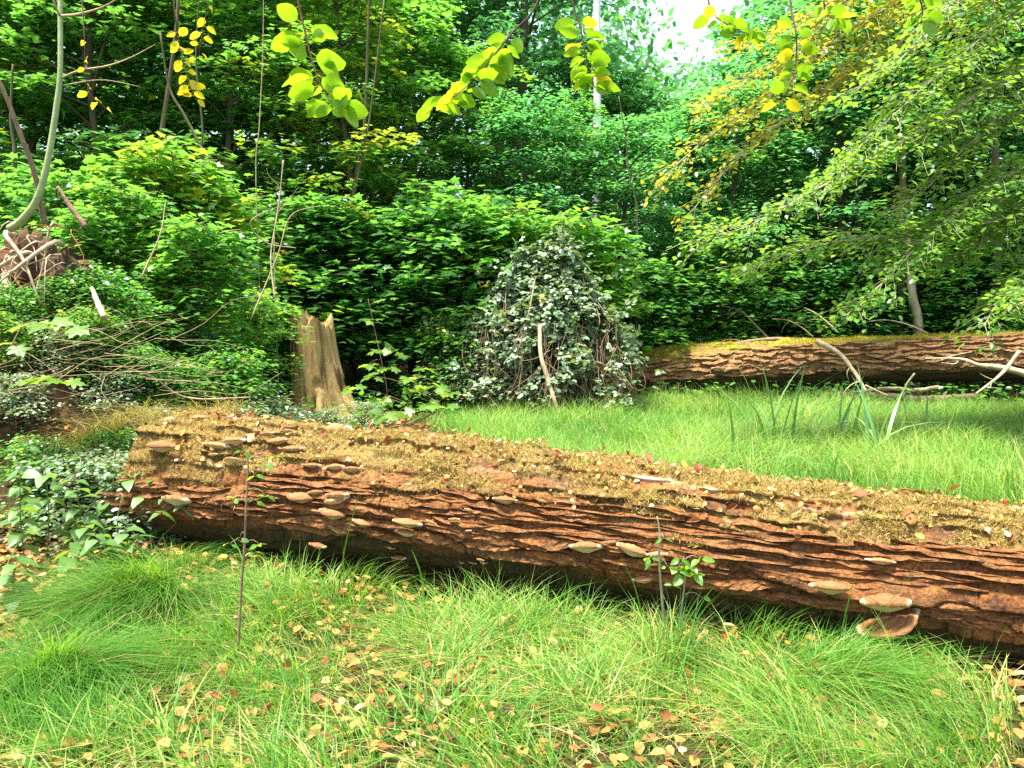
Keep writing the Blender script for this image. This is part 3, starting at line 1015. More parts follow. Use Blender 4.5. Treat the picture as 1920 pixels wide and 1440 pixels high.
# front row of the forest wall: (px, depth, prototype, height in m, wide factor)
ROW1 = [(-60, 12.5, 'maple_b', 8.5, 1.1), (70, 13.5, 'maple_a', 8.5, 1.1), (205, 12.6, 'maple_a', 8.0, 1.05), (330, 14.2, 'maple_a', 8.6, 1.1), (440, 13.0, 'maple_b', 8.2, 1.0), (560, 14.6, 'maple_a', 8.8, 1.1),
        (660, 13.2, 'maple_b', 8.0, 0.95), (770, 14.4, 'maple_a', 7.6, 1.0), (880, 15.2, 'maple_b', 6.6, 1.0), (985, 14.2, 'deep_b', 5.4, 1.05), (1080, 15.2, 'maple_b', 5.6, 0.95),
        (1175, 14.4, 'deep_b', 5.0, 1.1), (1275, 15.6, 'deep_a', 5.4, 1.1), (1370, 15.0, 'deep_b', 5.8, 1.1), (1470, 16.0, 'deep_a', 6.8, 1.1), (1570, 15.2, 'deep_a', 7.6, 1.1), (1680, 16.0, 'deep_b', 8.0, 1.15),
        (1790, 15.4, 'deep_a', 8.2, 1.1), (1900, 15.8, 'maple_a', 8.6, 1.1), (2010, 15.0, 'deep_a', 8.6, 1.1)]
PLACE1 = ['at the picture edge beyond the upturned roots', 'behind the upturned roots and pale green sapling', 'between the sapling and the yellow leaved hanging twig', 'behind the hanging twig of small yellow leaves',
          'behind the thickest green shrubs of the bank', 'directly behind the pale stump', 'just past the stump on its clearing side', 'behind the pale maple seedling', 'behind the bramble mound on its stump side',
          'rising straight behind the top of the bramble mound', 'behind the bramble mound beside the birch', 'below the white birch trunk', 'below the bright gap of sky', 'under the golden boughs',
          'behind the thin end of the far log', 'behind the middle of the far log', 'behind the bleached stick on the far log', 'behind the lowest beech bough', 'beyond the far log at the picture edge', 'half cut off by the picture edge behind the far log']
rr = np.random.default_rng(3)
for (px, Y, pr, H, sx), pl in zip(ROW1, PLACE1):
    h0 = {'maple_a': 8.6, 'maple_b': 8.2, 'deep_a': 8.0, 'deep_b': 7.0}[pr]
    look = {'maple_a': 'mid green young maple', 'maple_b': 'yellowish green young maple', 'deep_a': 'dark green dense young hornbeam', 'deep_b': 'bluish green young hornbeam'}[pr]
    plant('young_tree', pr, px, Y, H / h0, f'{look} {pl}', 'tree', 'young trees at the edge of the clearing', rr.uniform(0, 6.28), sx)

ROW2 = [(-120, 18, 'tall', 14), (60, 20, 'deep_a', 12), (180, 18, 'tall', 15), (320, 20, 'maple_a', 11.5), (455, 18.5, 'tall', 14), (590, 20, 'maple_b', 12), (720, 19, 'tall', 15), (850, 21, 'deep_a', 11.5), (965, 19.5, 'tall', 14.5),
        (1060, 21.5, 'deep_b', 8.5), (1180, 20, 'deep_b', 7.2), (1290, 22, 'deep_a', 7.2), (1420, 21, 'deep_a', 9.0), (1530, 20, 'tall', 14), (1640, 22, 'maple_b', 12), (1760, 20, 'tall', 15), (1880, 21, 'deep_a', 12.5), (2030, 19, 'tall', 15)]
for i, (px, Y, pr, H) in enumerate(ROW2):
    h0 = {'maple_a': 8.6, 'maple_b': 8.2, 'deep_a': 8.0, 'deep_b': 7.0, 'tall': 19}[pr]
    look = 'tall thin forest tree' if pr == 'tall' else 'broad leafy forest tree'
    plant('forest_tree', pr, px, Y, H / h0, f'{look} in the second row of the wood, {ORD[i]} from the roots', 'tree', 'second row of forest trees', rr.uniform(0, 6.28), 1.15)

# dark undergrowth along the foot of the wood
UND = [(640, 12.2, 1.0), (720, 12.6, 0.9), (790, 12.0, 1.0), (845, 12.9, 1.1), (1210, 13.6, 0.75), (1290, 14.4, 0.85), (1370, 14.0, 0.7), (1450, 14.6, 0.85), (1530, 14.2, 0.7), (1610, 14.7, 0.9), (1700, 14.3, 0.8), (1790, 14.5, 0.9), (1880, 14.1, 0.8), (560, 11.6, 1.0)]
for i, (px, Y, s) in enumerate(UND):
    where = 'between stump and bramble mound' if px < 900 else 'behind the far log'
    n_ = sorted([p for p, _, _ in UND if (p < 900) == (px < 900)]).index(px)
    plant('undergrowth_bush', 'deep_shrub', px, Y, s, f'dark leafy bush {where}, {ORD[n_]} from the stump', 'bush', 'dark bushes at the foot of the wood', rr.uniform(0, 6.28), 1.1)

# shrubs on the left bank and round the stump
BANK = [(150, 7.6, 'shrub_a', 0.70), (215, 7.0, 'shrub_b', 0.62), (255, 8.2, 'shrub_a', 0.85), (300, 7.5, 'shrub_a', 0.66), (330, 6.8, 'shrub_b', 0.52), (375, 8.0, 'shrub_a', 0.92), (400, 7.2, 'shrub_b', 0.66), (425, 7.6, 'shrub_a', 0.60), (90, 8.4, 'shrub_a', 0.95), (200, 9.2, 'shrub_a', 1.15),
        (320, 9.6, 'shrub_a', 1.3), (430, 10.2, 'shrub_a', 1.3), (470, 10.9, 'shrub_b', 1.0), (445, 8.8, 'shrub_b', 0.80), (395, 6.5, 'shrub_c', 0.50), (60, 6.6, 'shrub_c', 0.34), (45, 6.5, 'shrub_b', 0.40), (110, 6.7, 'shrub_b', 0.46), (170, 6.5, 'shrub_b', 0.42), (250, 6.6, 'shrub_b', 0.42), (10, 6.2, 'shrub_b', 0.34), (130, 6.4, 'shrub_c', 0.36), (200, 6.3, 'shrub_c', 0.34), (270, 6.3, 'shrub_c', 0.36), (330, 6.1, 'shrub_c', 0.34), (20, 5.9, 'shrub_c', 0.36), (262, 5.0, 'shrub_c', 0.44), (205, 5.15, 'shrub_c', 0.5), (296, 5.05, 'shrub_b', 0.30), (140, 5.25, 'shrub_c', 0.5), (80, 5.4, 'shrub_b', 0.42), (170, 5.7, 'shrub_b', 0.36), (300, 5.75, 'shrub_b', 0.30), (380, 6.0, 'shrub_b', 0.34), (455, 6.9, 'shrub_c', 0.58), (505, 7.6, 'shrub_c', 0.55), (545, 8.1, 'shrub_c', 0.42), (620, 8.7, 'shrub_c', 0.36), (20, 7.4, 'shrub_b', 0.6), (680, 9.1, 'shrub_c', 0.36), (560, 6.9, 'shrub_c', 0.36), (490, 6.3, 'shrub_c', 0.34),
        (862, 11.3, 'shrub_b', 0.95), (905, 10.9, 'shrub_c', 0.8),  (1005, 12.3, 'shrub_a', 1.65), (1085, 12.5, 'shrub_a', 1.55), (935, 12.4, 'shrub_a', 1.6), (1160, 14.2, 'shrub_b', 1.6),
        (20, 9.5, 'shrub_a', 1.2), (120, 10.0, 'shrub_b', 1.2), (270, 10.6, 'shrub_a', 1.35), (360, 11.2, 'shrub_b', 1.3)]
kinds = {'shrub_a': 'bright green upright shrub of the thicket', 'shrub_b': 'mid green spreading shrub of the thicket', 'shrub_c': 'low grey green bramble of the thicket'}
cnt = {}
for px, Y, pr, s in sorted(BANK):
    cnt[pr] = cnt.get(pr, 0) + 1
    plant('bank_shrub', pr, px, Y, s, f'{kinds[pr]}, {ORD[cnt[pr] - 1]} from the roots', 'shrub', 'shrubs of the thicket', rr.uniform(0, 6.28), 1.1)

# ------------------------------------------------------------------ single trees with their own shape


def leafy_branch(wood, leaf, path, r0, tmpl, lsize, seed, twig_len=0.6, step=0.11, per=13, tint0=0.5, start=0.15, droop=0.25, tsd=0.14):
    """A bough: main stem, flat side twigs left and right, leaves laid along each twig."""
    r = np.random.default_rng(seed)
    pts = smooth_path(path, 26)
    tube(wood, pts, [r0, r0 * 0.55, 0.004], 6, 0.5, 0, 0.1, seed, False)
    L = np.concatenate([[0], np.cumsum(np.linalg.norm(np.diff(pts, axis=0), axis=1))])
    PP, TT, NN, TI = [], [], [], []
    s, sg = start * L[-1], 1
    while s < L[-1]:
        q = np.array([np.interp(s, L, pts[:, a]) for a in range(3)])
        q2 = np.array([np.interp(min(s + 0.1, L[-1]), L, pts[:, a]) for a in range(3)])
        q1 = np.array([np.interp(max(s - 0.1, 0), L, pts[:, a]) for a in range(3)])
        d = unit(q2 - q1)
        side = unit(np.cross(d, [0, 0, 1])) * sg
        u = s / L[-1]
        tl = twig_len * r.uniform(0.45, 1.2) * (1.25 - 0.75 * u)
        dirv = unit(d * r.uniform(0.5, 1.1) + side * r.uniform(0.4, 1.0) + np.array([0, 0, r.normal(0.05, 0.25)]))
        end = q + dirv * tl + np.array([0, 0, -droop * tl * tl * 1.2])
        mid = (q + end) / 2 + np.array([0, 0, 0.06 * tl])
        tp = smooth_path([q, mid, end], 7)
        tube(wood, tp, [0.005, 0.002], 3, 0.5, 0, 0, 0, False)
        k = max(4, int(per * tl / twig_len))
        tt = r.uniform(0.08, 1.02, k)
        pos = np.stack([np.interp(tt, np.linspace(0, 1, 7), tp[:, a]) for a in range(3)], 1)
        lat = np.cross(dirv, [0, 0, 1.0])
        sgn = r.choice([-1, 1], k)[:, None]
        tip = dirv * r.uniform(0.4, 1.1, (k, 1)) + lat * sgn * r.uniform(0.4, 1.2, (k, 1)) + np.array([0, 0, -0.14]) + r.normal(0, 0.22, (k, 3)) * np.array([1, 1, 0.6])
        pos = pos + r.normal(0, 0.06, (k, 3))
        PP.append(pos)
        TT.append(tip)
        NN.append(np.array([0, 0, 1.0]) + r.normal(0, 0.26, (k, 3)))
        TI.append(np.clip(tint0 + r.normal(0, 0.08) + r.normal(0, tsd, k) + (r.uniform(size=k) < 0.03) * 0.5, 0, 1))
        s += step * r.uniform(0.5, 1.5)
        sg = -sg
    PP = np.concatenate(PP)
    scatter(leaf, tmpl, PP, np.concatenate(TT), np.concatenate(NN), lsize * r.uniform(0.65, 1.2, len(PP)), np.concatenate(TI))


def px_path(pts):
    return [P(*p) for p in pts]


def shift(pts, o):
    return [np.asarray(p) - o for p in pts]


# big beech at the right, its trunk just outside the picture
bo = np.array([7.35, 9.6, 0.0])
beech = thing('beech_tree', 'large beech reaching long leafy boughs over the clearing from the picture edge', 'tree', bo)
g = Geo()
tube(g, smooth_path([(0, 0, -0.1), (0.05, 0.05, 2.0), (-0.05, 0.1, 5.0), (0.1, 0.1, 9.0)], 16), [0.30, 0.22, 0.19, 0.12], 12, 0.5, 0, 0.08, 4)
obj('trunk', g.mesh('beech_trunk', M['palebark']), beech)
BOUGHS = [
    ([(2080, 40, 9.6), (1880, 150, 9.1), (1700, 262, 8.6), (1500, 372, 8.2), (1400, 425, 8.0), (1305, 452, 7.9)], 0.045, 0.55),
    ([(2080, 240, 9.5), (1890, 330, 8.9), (1760, 425, 8.5), (1655, 530, 8.2), (1585, 592, 8.0)], 0.035, 0.5),
    ([(2080, 330, 9.5), (1900, 405, 9.0), (1720, 440, 8.7), (1560, 455, 8.4), (1390, 505, 8.2)], 0.032, 0.5),
    ([(2080, -60, 9.8), (1900, 30, 9.2), (1760, 140, 8.8), (1640, 250, 8.5), (1560, 330, 8.4)], 0.035, 0.55),
    ([(2080, 420, 9.4), (1960, 500, 8.8), (1880, 560, 8.4), (1845, 610, 8.2)], 0.028, 0.5),
    ([(2080, -190, 9.8), (1900, -90, 9.4), (1780, 10, 9.0), (1690, 110, 8.8), (1600, 170, 8.7)], 0.035, 0.55),
    ([(2080, 130, 9.6), (1950, 190, 9.2), (1830, 260, 8.9), (1740, 350, 8.7), (1670, 400, 8.6)], 0.035, 0.5),
    ([(2080, 480, 9.2), (1990, 520, 8.4), (1930, 560, 7.9), (1890, 580, 7.7)], 0.02, 0.4),
    ([(2080, -260, 9.9), (1960, -140, 9.6), (1880, -30, 9.4), (1850, 60, 9.2), (1800, 140, 9.1)], 0.03, 0.5),
    ([(2080, 300, 9.6), (1990, 340, 9.4), (1900, 400, 9.2), (1820, 470, 9.0), (1730, 500, 8.9)], 0.025, 0.5),
]
crown = Geo()
for i, (pp, r0, tl) in enumerate(BOUGHS):
    g = Geo()
    leafy_branch(g, crown, shift(px_path(pp), bo), r0 * 0.6, T_BROAD, 0.076, 100 + i, tl * 1.3, 0.042, 26, 0.48)
    obj('bough', g.mesh('bough', M['palebark']), beech)
obj('crown', crown.mesh('beech_crown', M['beech']), beech)

# yellowing tree behind it
yo = P(2010, 600, 13.0)
yo[2] = float(ground_z(yo[0], yo[1])) - 0.05
gold = thing('yellowing_tree', 'slender tree with golden yellow autumn boughs hanging under the sky gap', 'tree', yo)
g = Geo()
tube(g, smooth_path([(0, 0, -0.1), (-0.1, 0, 2.5), (0.0, -0.2, 5.5), (-0.2, -0.3, 8.5)], 14), [0.13, 0.10, 0.07, 0.03], 9, 0.5, 0, 0.1, 9)
obj('trunk', g.mesh('yellowing_trunk', M['trunk']), gold)
crown = Geo()
for i, (pp, r0) in enumerate([([(2000, -160, 12.9), (1620, 40, 11.8), (1470, 160, 11.3), (1330, 255, 11.0), (1232, 345, 10.8)], 0.03), ([(2000, -260, 12.9), (1640, -40, 11.9), (1520, 70, 11.5), (1400, 150, 11.2), (1300, 205, 11.0)], 0.03),
                              ([(2000, -90, 12.9), (1650, 110, 11.9), (1500, 205, 11.5), (1380, 300, 11.2), (1290, 405, 11.0)], 0.025), ([(2000, -330, 12.9), (1680, -110, 12.0), (1560, 0, 11.7), (1450, 60, 11.5), (1380, 90, 11.4)], 0.025),
                              ([(2000, -220, 12.9), (1700, 0, 12.0), (1620, 100, 11.8), (1540, 170, 11.6)], 0.02)]):
    g = Geo()
    leafy_branch(g, crown, shift(px_path(pp), yo), r0 * 0.6, T_BROAD, 0.085, 140 + i, 0.8, 0.060, 20, 0.16 if i != 3 else 0.34, droop=0.35, tsd=0.2)
    obj('bough', g.mesh('bough', M['palebark']), gold)
obj('crown', crown.mesh('yellowing_crown', M['gold']), gold)

# birch
bi = P(1112, 560, 17.6)
bi[2] = 0.3
birch = thing('birch_tree', 'slim birch with white trunk standing deep in the wood near the sky gap', 'tree', bi)
g = Geo()
tube(g, smooth_path([(0, 0, 0), (0.05, 0, 5), (-0.02, 0, 10), (0.0, 0, 16)], 20), [0.10, 0.085, 0.07, 0.04], 9, 0.5, 0, 0.05, 3)
obj('trunk', g.mesh('birch_trunk', M['birch']), birch)
g = Geo()
crown = Geo()
for i in range(14):
    z = 9.0 + i * 0.55
    a = i * 2.4
    d = np.array([math.cos(a), math.sin(a), 0])
    leafy_branch(g, crown, [(0, 0, z), d * 1.0 + np.array([0, 0, z + 0.5]), d * 2.0 + np.array([0, 0, z + 0.1])], 0.02, T_SMALL, 0.09, 170 + i, 0.6, 0.14, 12, 0.5, droop=0.6)
obj('limb', g.mesh('birch_limb', M['trunk']), birch)
obj('crown', crown.mesh('birch_crown', M['gold']), birch)

# thin trunks that can be told apart in the wall of leaves: (px, row) points, depth, radius, bark
STEMS = [
    ([(288, 345), (300, 270), (312, 190), (330, 60), (340, -80)], 11.6, 0.035, 'trunk', 'dark leaning stem among the maples behind the bank'),
    ([(382, 330), (372, 270), (345, 215), (318, 165), (300, 60)], 11.2, 0.022, 'trunk', 'crooked dark stem forking beside the hanging yellow leaves'),
    ([(378, 330), (380, 240), (368, 120), (372, 20), (380, -80)], 11.3, 0.014, 'trunk', 'thin dark upright stem beside the crooked stem'),
    ([(630, 560), (648, 470), (668, 330), (684, 230), (690, 60), (694, -80)], 12.2, 0.028, 'trunk', 'slender mossy stem rising above the pale stump'),
    ([(640, 480), (665, 360), (690, 240), (705, 130), (720, 0)], 12.0, 0.016, 'trunk', 'thin dark stem crossing the slender mossy stem'),
    ([(935, 200), (937, 110), (940, 30), (942, -80)], 23, 0.16, 'palebark', 'distant grey trunk with sky beside it'),
    ([(1722, 610), (1712, 560), (1706, 500), (1700, 420)], 13.6, 0.075, 'palebark', 'short leaning mossy trunk behind the far log'),
    ([(1690, 520), (1688, 440), (1692, 370), (1695, 250)], 14.0, 0.07, 'trunk', 'dark upright trunk behind the lowest beech bough'),
    ([(1868, 520), (1870, 430), (1868, 340), (1862, 200)], 13.8, 0.08, 'trunk', 'dark upright trunk near the picture edge above the far log'),
    ([(1612, 560), (1614, 480), (1610, 400), (1606, 300)], 14.6, 0.04, 'trunk', 'thin dark trunk in the shade beside the dark upright trunk'),
    ([(30, 330), (26, 270), (20, 220), (24, 120)], 10.5, 0.022, 'trunk', 'thin dark stem beside the pale green sapling'),
    ([(1195, 420), (1180, 330), (1172, 250), (1160, 180)], 13.0, 0.012, 'trunk', 'wiry dark stem above the bramble mound'),
    ([(480, 340), (486, 240), (492, 120), (494, 20), (494, -60)], 9.6, 0.006, 'drystalk', 'thin dry stalk hung with withered leaves above the bank'),
    ([(514, 470), (524, 380), (530, 300)], 9.0, 0.006, 'drystalk', 'straight dry stalk standing above the bank shrubs'),
]
for pts, Y, rad, mt, lab in STEMS:
    pp = [P(a, b, Y) for a, b in pts]
    foot = pp[0].copy()
    foot[2] = float(ground_z(foot[0], foot[1])) - 0.05
    lo = foot * 0.9 + pp[0] * 0.1
    lo[2] = foot[2]
    o = thing('thin_tree', lab, 'tree', lo)
    g = Geo()
    tube(g, smooth_path([q - lo for q in [lo] + pp], 26), [rad * 1.2, rad, rad * 0.6], 7, 0.5, 0, 0.12, int(rad * 1000))
    obj('trunk', g.mesh('stem', M[mt]), o)

# ------------------------------------------------------------------ upturned roots and the pale sapling, left


def lump(geo, centre, radii, seed, nu=40, nv=26, amp=0.28, freq=2.6, tint=0.5):
    u, v = np.meshgrid(np.linspace(0, 2 * PI, nu, endpoint=False), np.linspace(0.02, PI - 0.02, nv), indexing='ij')
    d = np.stack([np.cos(u) * np.sin(v), np.sin(u) * np.sin(v), np.cos(v)], -1)
    k = 1 + amp * fbm(d[..., 0] * freq, d[..., 1] * freq, d[..., 2] * freq, 4, seed)
    V = np.asarray(centre) + d * k[..., None] * np.asarray(radii)
    i, j = np.meshgrid(np.arange(nu), np.arange(nv - 1), indexing='ij')
    i2 = (i + 1) % nu
    F = np.stack([i * nv + j, i * nv + j + 1, i2 * nv + j + 1, i2 * nv + j], -1).reshape(-1, 4)
    geo.add(V.reshape(-1, 3), F, tint)


ro = np.array([-4.25, 7.0, float(ground_z(-4.25, 7.0)) - 0.15])
plate = thing('root_plate', 'upturned root plate of dark earth bristling with pale roots on the bank', 'root plate', ro)
g = Geo()
lump(g, (-0.1, 0.1, 0.35), (0.62, 0.36, 0.72), 12, 90, 60, amp=0.75, freq=3.4)
obj('earth', g.mesh('earth', M['earth']), plate)
g = Geo()
lump(g, (-0.35, -0.42, 0.72), (0.26, 0.10, 0.13), 14, 20, 14, 0.5)
obj('rotten_wood', g.mesh('rotten_wood', M['rotwood']), plate)
r = np.random.default_rng(8)
for i in range(90):
    a = r.uniform(-0.9, 0.75)
    st = np.array([a * 0.8, -0.33 + 0.1 * abs(a) + r.normal(0, .03), r.uniform(0.25, 1.25)])
    ln = r.uniform(0.25, 0.75)
    dv = unit(np.array([r.normal(0.25, 0.6), -0.35 * r.uniform(0, 1), -r.uniform(0.1, 1.0)]))
    pth = smooth_path([st + np.array([0, .15, 0]), st, st + dv * ln * 0.5 + r.normal(0, 0.05, 3), st + dv * ln + np.array([r.normal(0, .1), 0, -0.1])], 9)
    g = Geo()
    rad = r.choice([0.004, 0.006, 0.010, 0.018], p=[.35, .35, .2, .1])
    tube(g, pth, [rad * 1.3, rad, rad * 0.4], 5, 0.5, 0, 0.15, i)
    obj('root', g.mesh('root', M['deadwood'] if i % 3 else M['rotwood']), plate)

so = P(42, 412, 6.35)
sap = thing('sapling', 'pale green curved sapling growing up from the upturned roots', 'sapling', so)
g = Geo()
tube(g, shift(smooth_path(px_path([(20, 428, 6.5), (42, 412, 6.35), (70, 372, 6.3), (90, 300, 6.3), (106, 200, 6.3), (113, 130, 6.3), (113, 0, 6.35), (118, -120, 6.4)]), 30), so), [0.034, 0.030, 0.026, 0.022, 0.020, 0.018, 0.015], 10, 0.5, 0, 0.06, 2)
obj('trunk', g.mesh('sapling_trunk', M['sapling']), sap)
for pts, rad in [([(116, 146, 6.3), (150, 132, 6.2), (200, 124, 6.1), (245, 108, 6.0), (290, 84, 5.9)], 0.009), ([(116, 30, 6.3), (150, 26, 6.2), (200, 10, 6.1), (260, -30, 6.0)], 0.012), ([(112, 30, 6.3), (96, -10, 6.2), (86, -60, 6.2)], 0.010),
                 ([(160, 122, 6.2), (162, 130, 6.15), (164, 118, 6.1)], 0.005), ([(118, 160, 6.3), (190, 150, 6.3), (262, 162, 6.3)], 0.005)]:
    g = Geo()
    tube(g, shift(smooth_path(px_path(pts), 14), so), [rad, rad * 0.7, rad * 0.25], 6, 0.5, 0, 0.1, 4)
    obj('branch', g.mesh('branch', M['drystalk']), sap)

do = P(74, 335, 6.2)
dead = thing('dead_sapling', 'brown dead sapling leaning beside the pale green sapling', 'stem', do)
g = Geo()
tube(g, shift(smooth_path(px_path([(84, 420, 6.4), (66, 330, 6.3), (38, 250, 6.2), (0, 155, 6.1), (-40, 90, 6.1)]), 18), do), [0.022, 0.017, 0.012], 7, 0.5, 0, 0.15, 5)
obj('stalk', g.mesh('dead_stem', M['greystalk']), dead)

# ------------------------------------------------------------------ bramble mound in the middle with the second root plate inside
mo = np.array([0.52, 11.7, 0.0])
plate2 = thing('root_plate', 'earthy root plate of the far log hidden inside the bramble mound', 'root plate', mo)
g = Geo()
lump(g, (0, 0.1, 0.95), (0.92, 0.45, 1.15), 22, amp=0.35)
obj('earth', g.mesh('earth', M['earth']), plate2)
for i in range(18):
    a = r.uniform(-0.8, 0.8)
    st = np.array([a, -0.30, r.uniform(0.9, 1.8)])
    g = Geo()
    tube(g, smooth_path([st, st + np.array([r.normal(0, .06), -0.14, -0.3]), st + np.array([r.normal(0, .12), -0.16, -r.uniform(0.5, 1.0)])], 7), [0.012, 0.008, 0.003], 5)
    obj('root', g.mesh('root', M['drystalk']), plate2)

bb = np.array([0.42, 11.2, 0.0])
bram = thing('bramble_bush', 'tall dome of grey green bramble with glinting leaves in the middle of the clearing edge', 'bush', bb)
canes, leafy = Geo(), Geo()
r = np.random.default_rng(19)


LOBES = [(-0.10, 0.25, 0.80, 0.60, 2.10), (-0.80, -0.05, 0.55, 0.55, 1.35), (0.62, -0.05, 0.62, 0.60, 1.65), (0.95, -0.2, 0.45, 0.5, 1.15), (0.15, -0.45, 0.55, 0.42, 1.25), (-0.45, 0.1, 0.5, 0.5, 1.85), (0.30, 0.2, 0.5, 0.5, 2.35), (0.1, -0.1, 0.75, 0.6, 1.75)]


def lobe_pt(L, a, v, k=1.0):
    prof = np.interp(v, [0, 0.2, 0.5, 0.75, 0.9, 1.0], [1.1, 1.12, 1.0, 0.76, 0.48, 0.10])
    bump = 1 + 0.55 * fbm(np.cos(a) * 1.5 + L[0] * 5, np.sin(a) * 1.5, v * 2.5, 3, 44)
    return np.stack([L[0] + np.cos(a) * prof * bump * L[2] * k, L[1] + np.sin(a) * prof * bump * L[3] * k, L[4] * v * (1 + 0.2 * vnoise(np.cos(a) * 2 + L[0] * 3, np.sin(a) * 2, 0, 45))], -1)


def mound_pt(a, v, k=1.0):
    return lobe_pt(LOBES[0], a, v, k)


for L in LOBES:
    n = int(1500 * L[2] * L[4])
    a, v = r.uniform(0, 2 * PI, n), r.uniform(0.10, 1.0, n) ** 0.8
    pos = lobe_pt(L, a, v, 1 + r.normal(0.02, 0.16, n)) + r.normal(0, 0.05, (n, 3))
    w = fbm(pos[:, 0] * 2.2, pos[:, 1] * 2.2, pos[:, 2] * 2.6, 3, 47)
    keep = r.uniform(0, 1, n) < np.clip(sstep(-0.30, 0.12, w) * (0.55 + 0.45 * sstep(0.4, 1.1, pos[:, 2])), 0.04, 1)
    pos, a = pos[keep], a[keep]
    m = len(pos)
    ov = np.stack([np.cos(a), np.sin(a), np.zeros(m)], 1)
    cn = np.array([0, 0, 1.0]) + ov * 0.3 + r.normal(0, 0.30, (m, 3))
    ct = ov * 0.6 + r.normal(0, 0.5, (m, 3)) * np.array([1, 1, .5]) + np.array([0, 0, -0.2])
    ti = np.clip(0.5 + 0.3 * fbm(pos[:, 0] * 3, pos[:, 2] * 3, 0, 2, 48) + r.normal(0, 0.14, m), 0, 1)
    sz = 0.092 * r.uniform(0.55, 1.25, m)
    side = unit(np.cross(ct, cn))
    for sg in (0, 1, -1):
        scatter(leafy, T_BROAD, pos + r.normal(0, 0.008, (m, 3)), ct + side * sg * 1.6, cn + r.normal(0, 0.12, (m, 3)), sz * (1.0 if sg == 0 else 0.8), ti)
for i in range(150):
    L = LOBES[r.integers(0, len(LOBES))]
    a0, v0 = r.uniform(PI, 2 * PI), r.uniform(0.35, 1.0)
    da, dv = r.normal(0, 0.9), -r.uniform(0.15, 0.7)
    pth = np.array([lobe_pt(L, np.array(a0 + da * q), np.array(max(v0 + dv * q, 0.0)), 1.02 + 0.14 * math.sin(q * PI)) for q in np.linspace(0, 1, 6)])
    tube(canes, smooth_path(pth, 12), [0.006, 0.005, 0.002], 4, 0.5, 0, 0, 0, False)
for i in range(120):
    x0, z0 = r.uniform(-1.05, 1.2), r.uniform(0.4, 1.3)
    y0 = -0.80 + 0.35 * abs(x0) + r.normal(0, 0.14)
    tube(canes, smooth_path([(x0, y0 + 0.1, z0), (x0 + r.normal(0, .10), y0 - 0.05, z0 * 0.5), (x0 + r.normal(0, .28), y0 - 0.05, 0.0)], 7), [0.0038, 0.0025], 3, 0.5, 0, 0, 0, False)
for i in range(36):
    a0 = r.uniform(0, 2 * PI)
    st = lobe_pt(LOBES[i % 7], np.array(a0), np.array(r.uniform(0.5, 0.95)), 0.9)
    dv = np.array([math.cos(a0) * r.uniform(0.3, 0.9), math.sin(a0) * 0.6, r.uniform(0.2, 0.8)])
    en = st + dv * r.uniform(0.5, 0.9) + np.array([0, 0, -0.15])
    pth = smooth_path([st, st + dv * 0.45, en], 8)
    tube(canes, pth, [0.005, 0.002], 4, 0.5, 0, 0, 0, False)
    k = 22
    tq = r.uniform(0.1, 1, k)
    pos = np.stack([np.interp(tq, np.linspace(0, 1, 8), pth[:, q]) for q in range(3)], 1) + r.normal(0, 0.06, (k, 3))
    scatter(leafy, T_BROAD, pos, r.normal(0, 1, (k, 3)) + dv, np.array([0, 0, 1.0]) + r.normal(0, 0.4, (k, 3)), 0.095 * r.uniform(0.6, 1.2, k), np.clip(r.normal(0.5, 0.2, k), 0, 1))
obj('cane', canes.mesh('bramble_cane', M['greystalk']), bram)
obj('foliage', leafy.mesh('bramble_foliage', M['bramble']), bram)

# ------------------------------------------------------------------ stump
st0 = np.array([(598 - CX) / FPX * 10.2, 10.2, 0.0])
stump = thing('tree_stump', 'tall pale broken tree stump with rotten grooves among the shrubs', 'stump', st0)
nu, nv = 72, 26
u = np.linspace(0, 2 * PI, nu, endpoint=False)
v = np.linspace(0, 1, nv)
U, Vv = np.meshgrid(u, v, indexing='ij')
top = 1.32 + 0.16 * fbm(np.cos(u) * 1.6, np.sin(u) * 1.6, 0, 3, 4) + 0.10 * np.clip(vnoise(np.cos(u) * 5, np.sin(u) * 5, 0, 5), -0.4, 1) - 0.05 * np.cos(u)
rad = 0.27 * (1 + 0.24 * (1 - Vv) ** 1.3 + 0.55 * np.exp(-Vv * 6) * (1 + 0.7 * np.cos(U - 0.2)) + 0.12 * fbm(np.cos(U) * 1.4, np.sin(U) * 1.4, Vv * 1.5, 2, 16))
groove = fbm(np.cos(U) * 6, np.sin(U) * 6, Vv * 0.8, 3, 6)
rad = rad * (1 + 0.14 * groove) - 0.075 * np.clip(1 - np.abs(vnoise(U * 4.5, Vv * 1.2, 0, 9)) * 7, 0, 1)
Vx = np.stack([np.cos(U) * rad - 0.10 * Vv, np.sin(U) * rad, Vv * top[:, None]], -1)
i, j = np.meshgrid(np.arange(nu), np.arange(nv - 1), indexing='ij')
i2 = (i + 1) % nu
F = np.stack([i * nv + j, i2 * nv + j, i2 * nv + j + 1, i * nv + j + 1], -1).reshape(-1, 4)
g = Geo()
g.add(Vx.reshape(-1, 3), F)
n0 = nu * nv
cap_ring = Vx[:, -1] * np.array([0.45, 0.45, 1]) - np.array([0, 0, 0.14])
g.v.append(np.vstack([cap_ring, cap_ring.mean(0)])); g.t.append(np.full(nu + 1, 0.5)); g.n += nu + 1
k = np.arange(nu)
k2 = (k + 1) % nu
g.f4.append(np.stack([k * nv + nv - 1, k2 * nv + nv - 1, n0 + k2, n0 + k], 1)); g.m4.append(np.zeros(nu, np.int32))
g.f3.append(np.stack([n0 + k, n0 + k2, np.full(nu, n0 + nu)], 1)); g.m3.append(np.zeros(nu, np.int32))
obj('wood', g.mesh('stump_wood', M['stump']), stump)
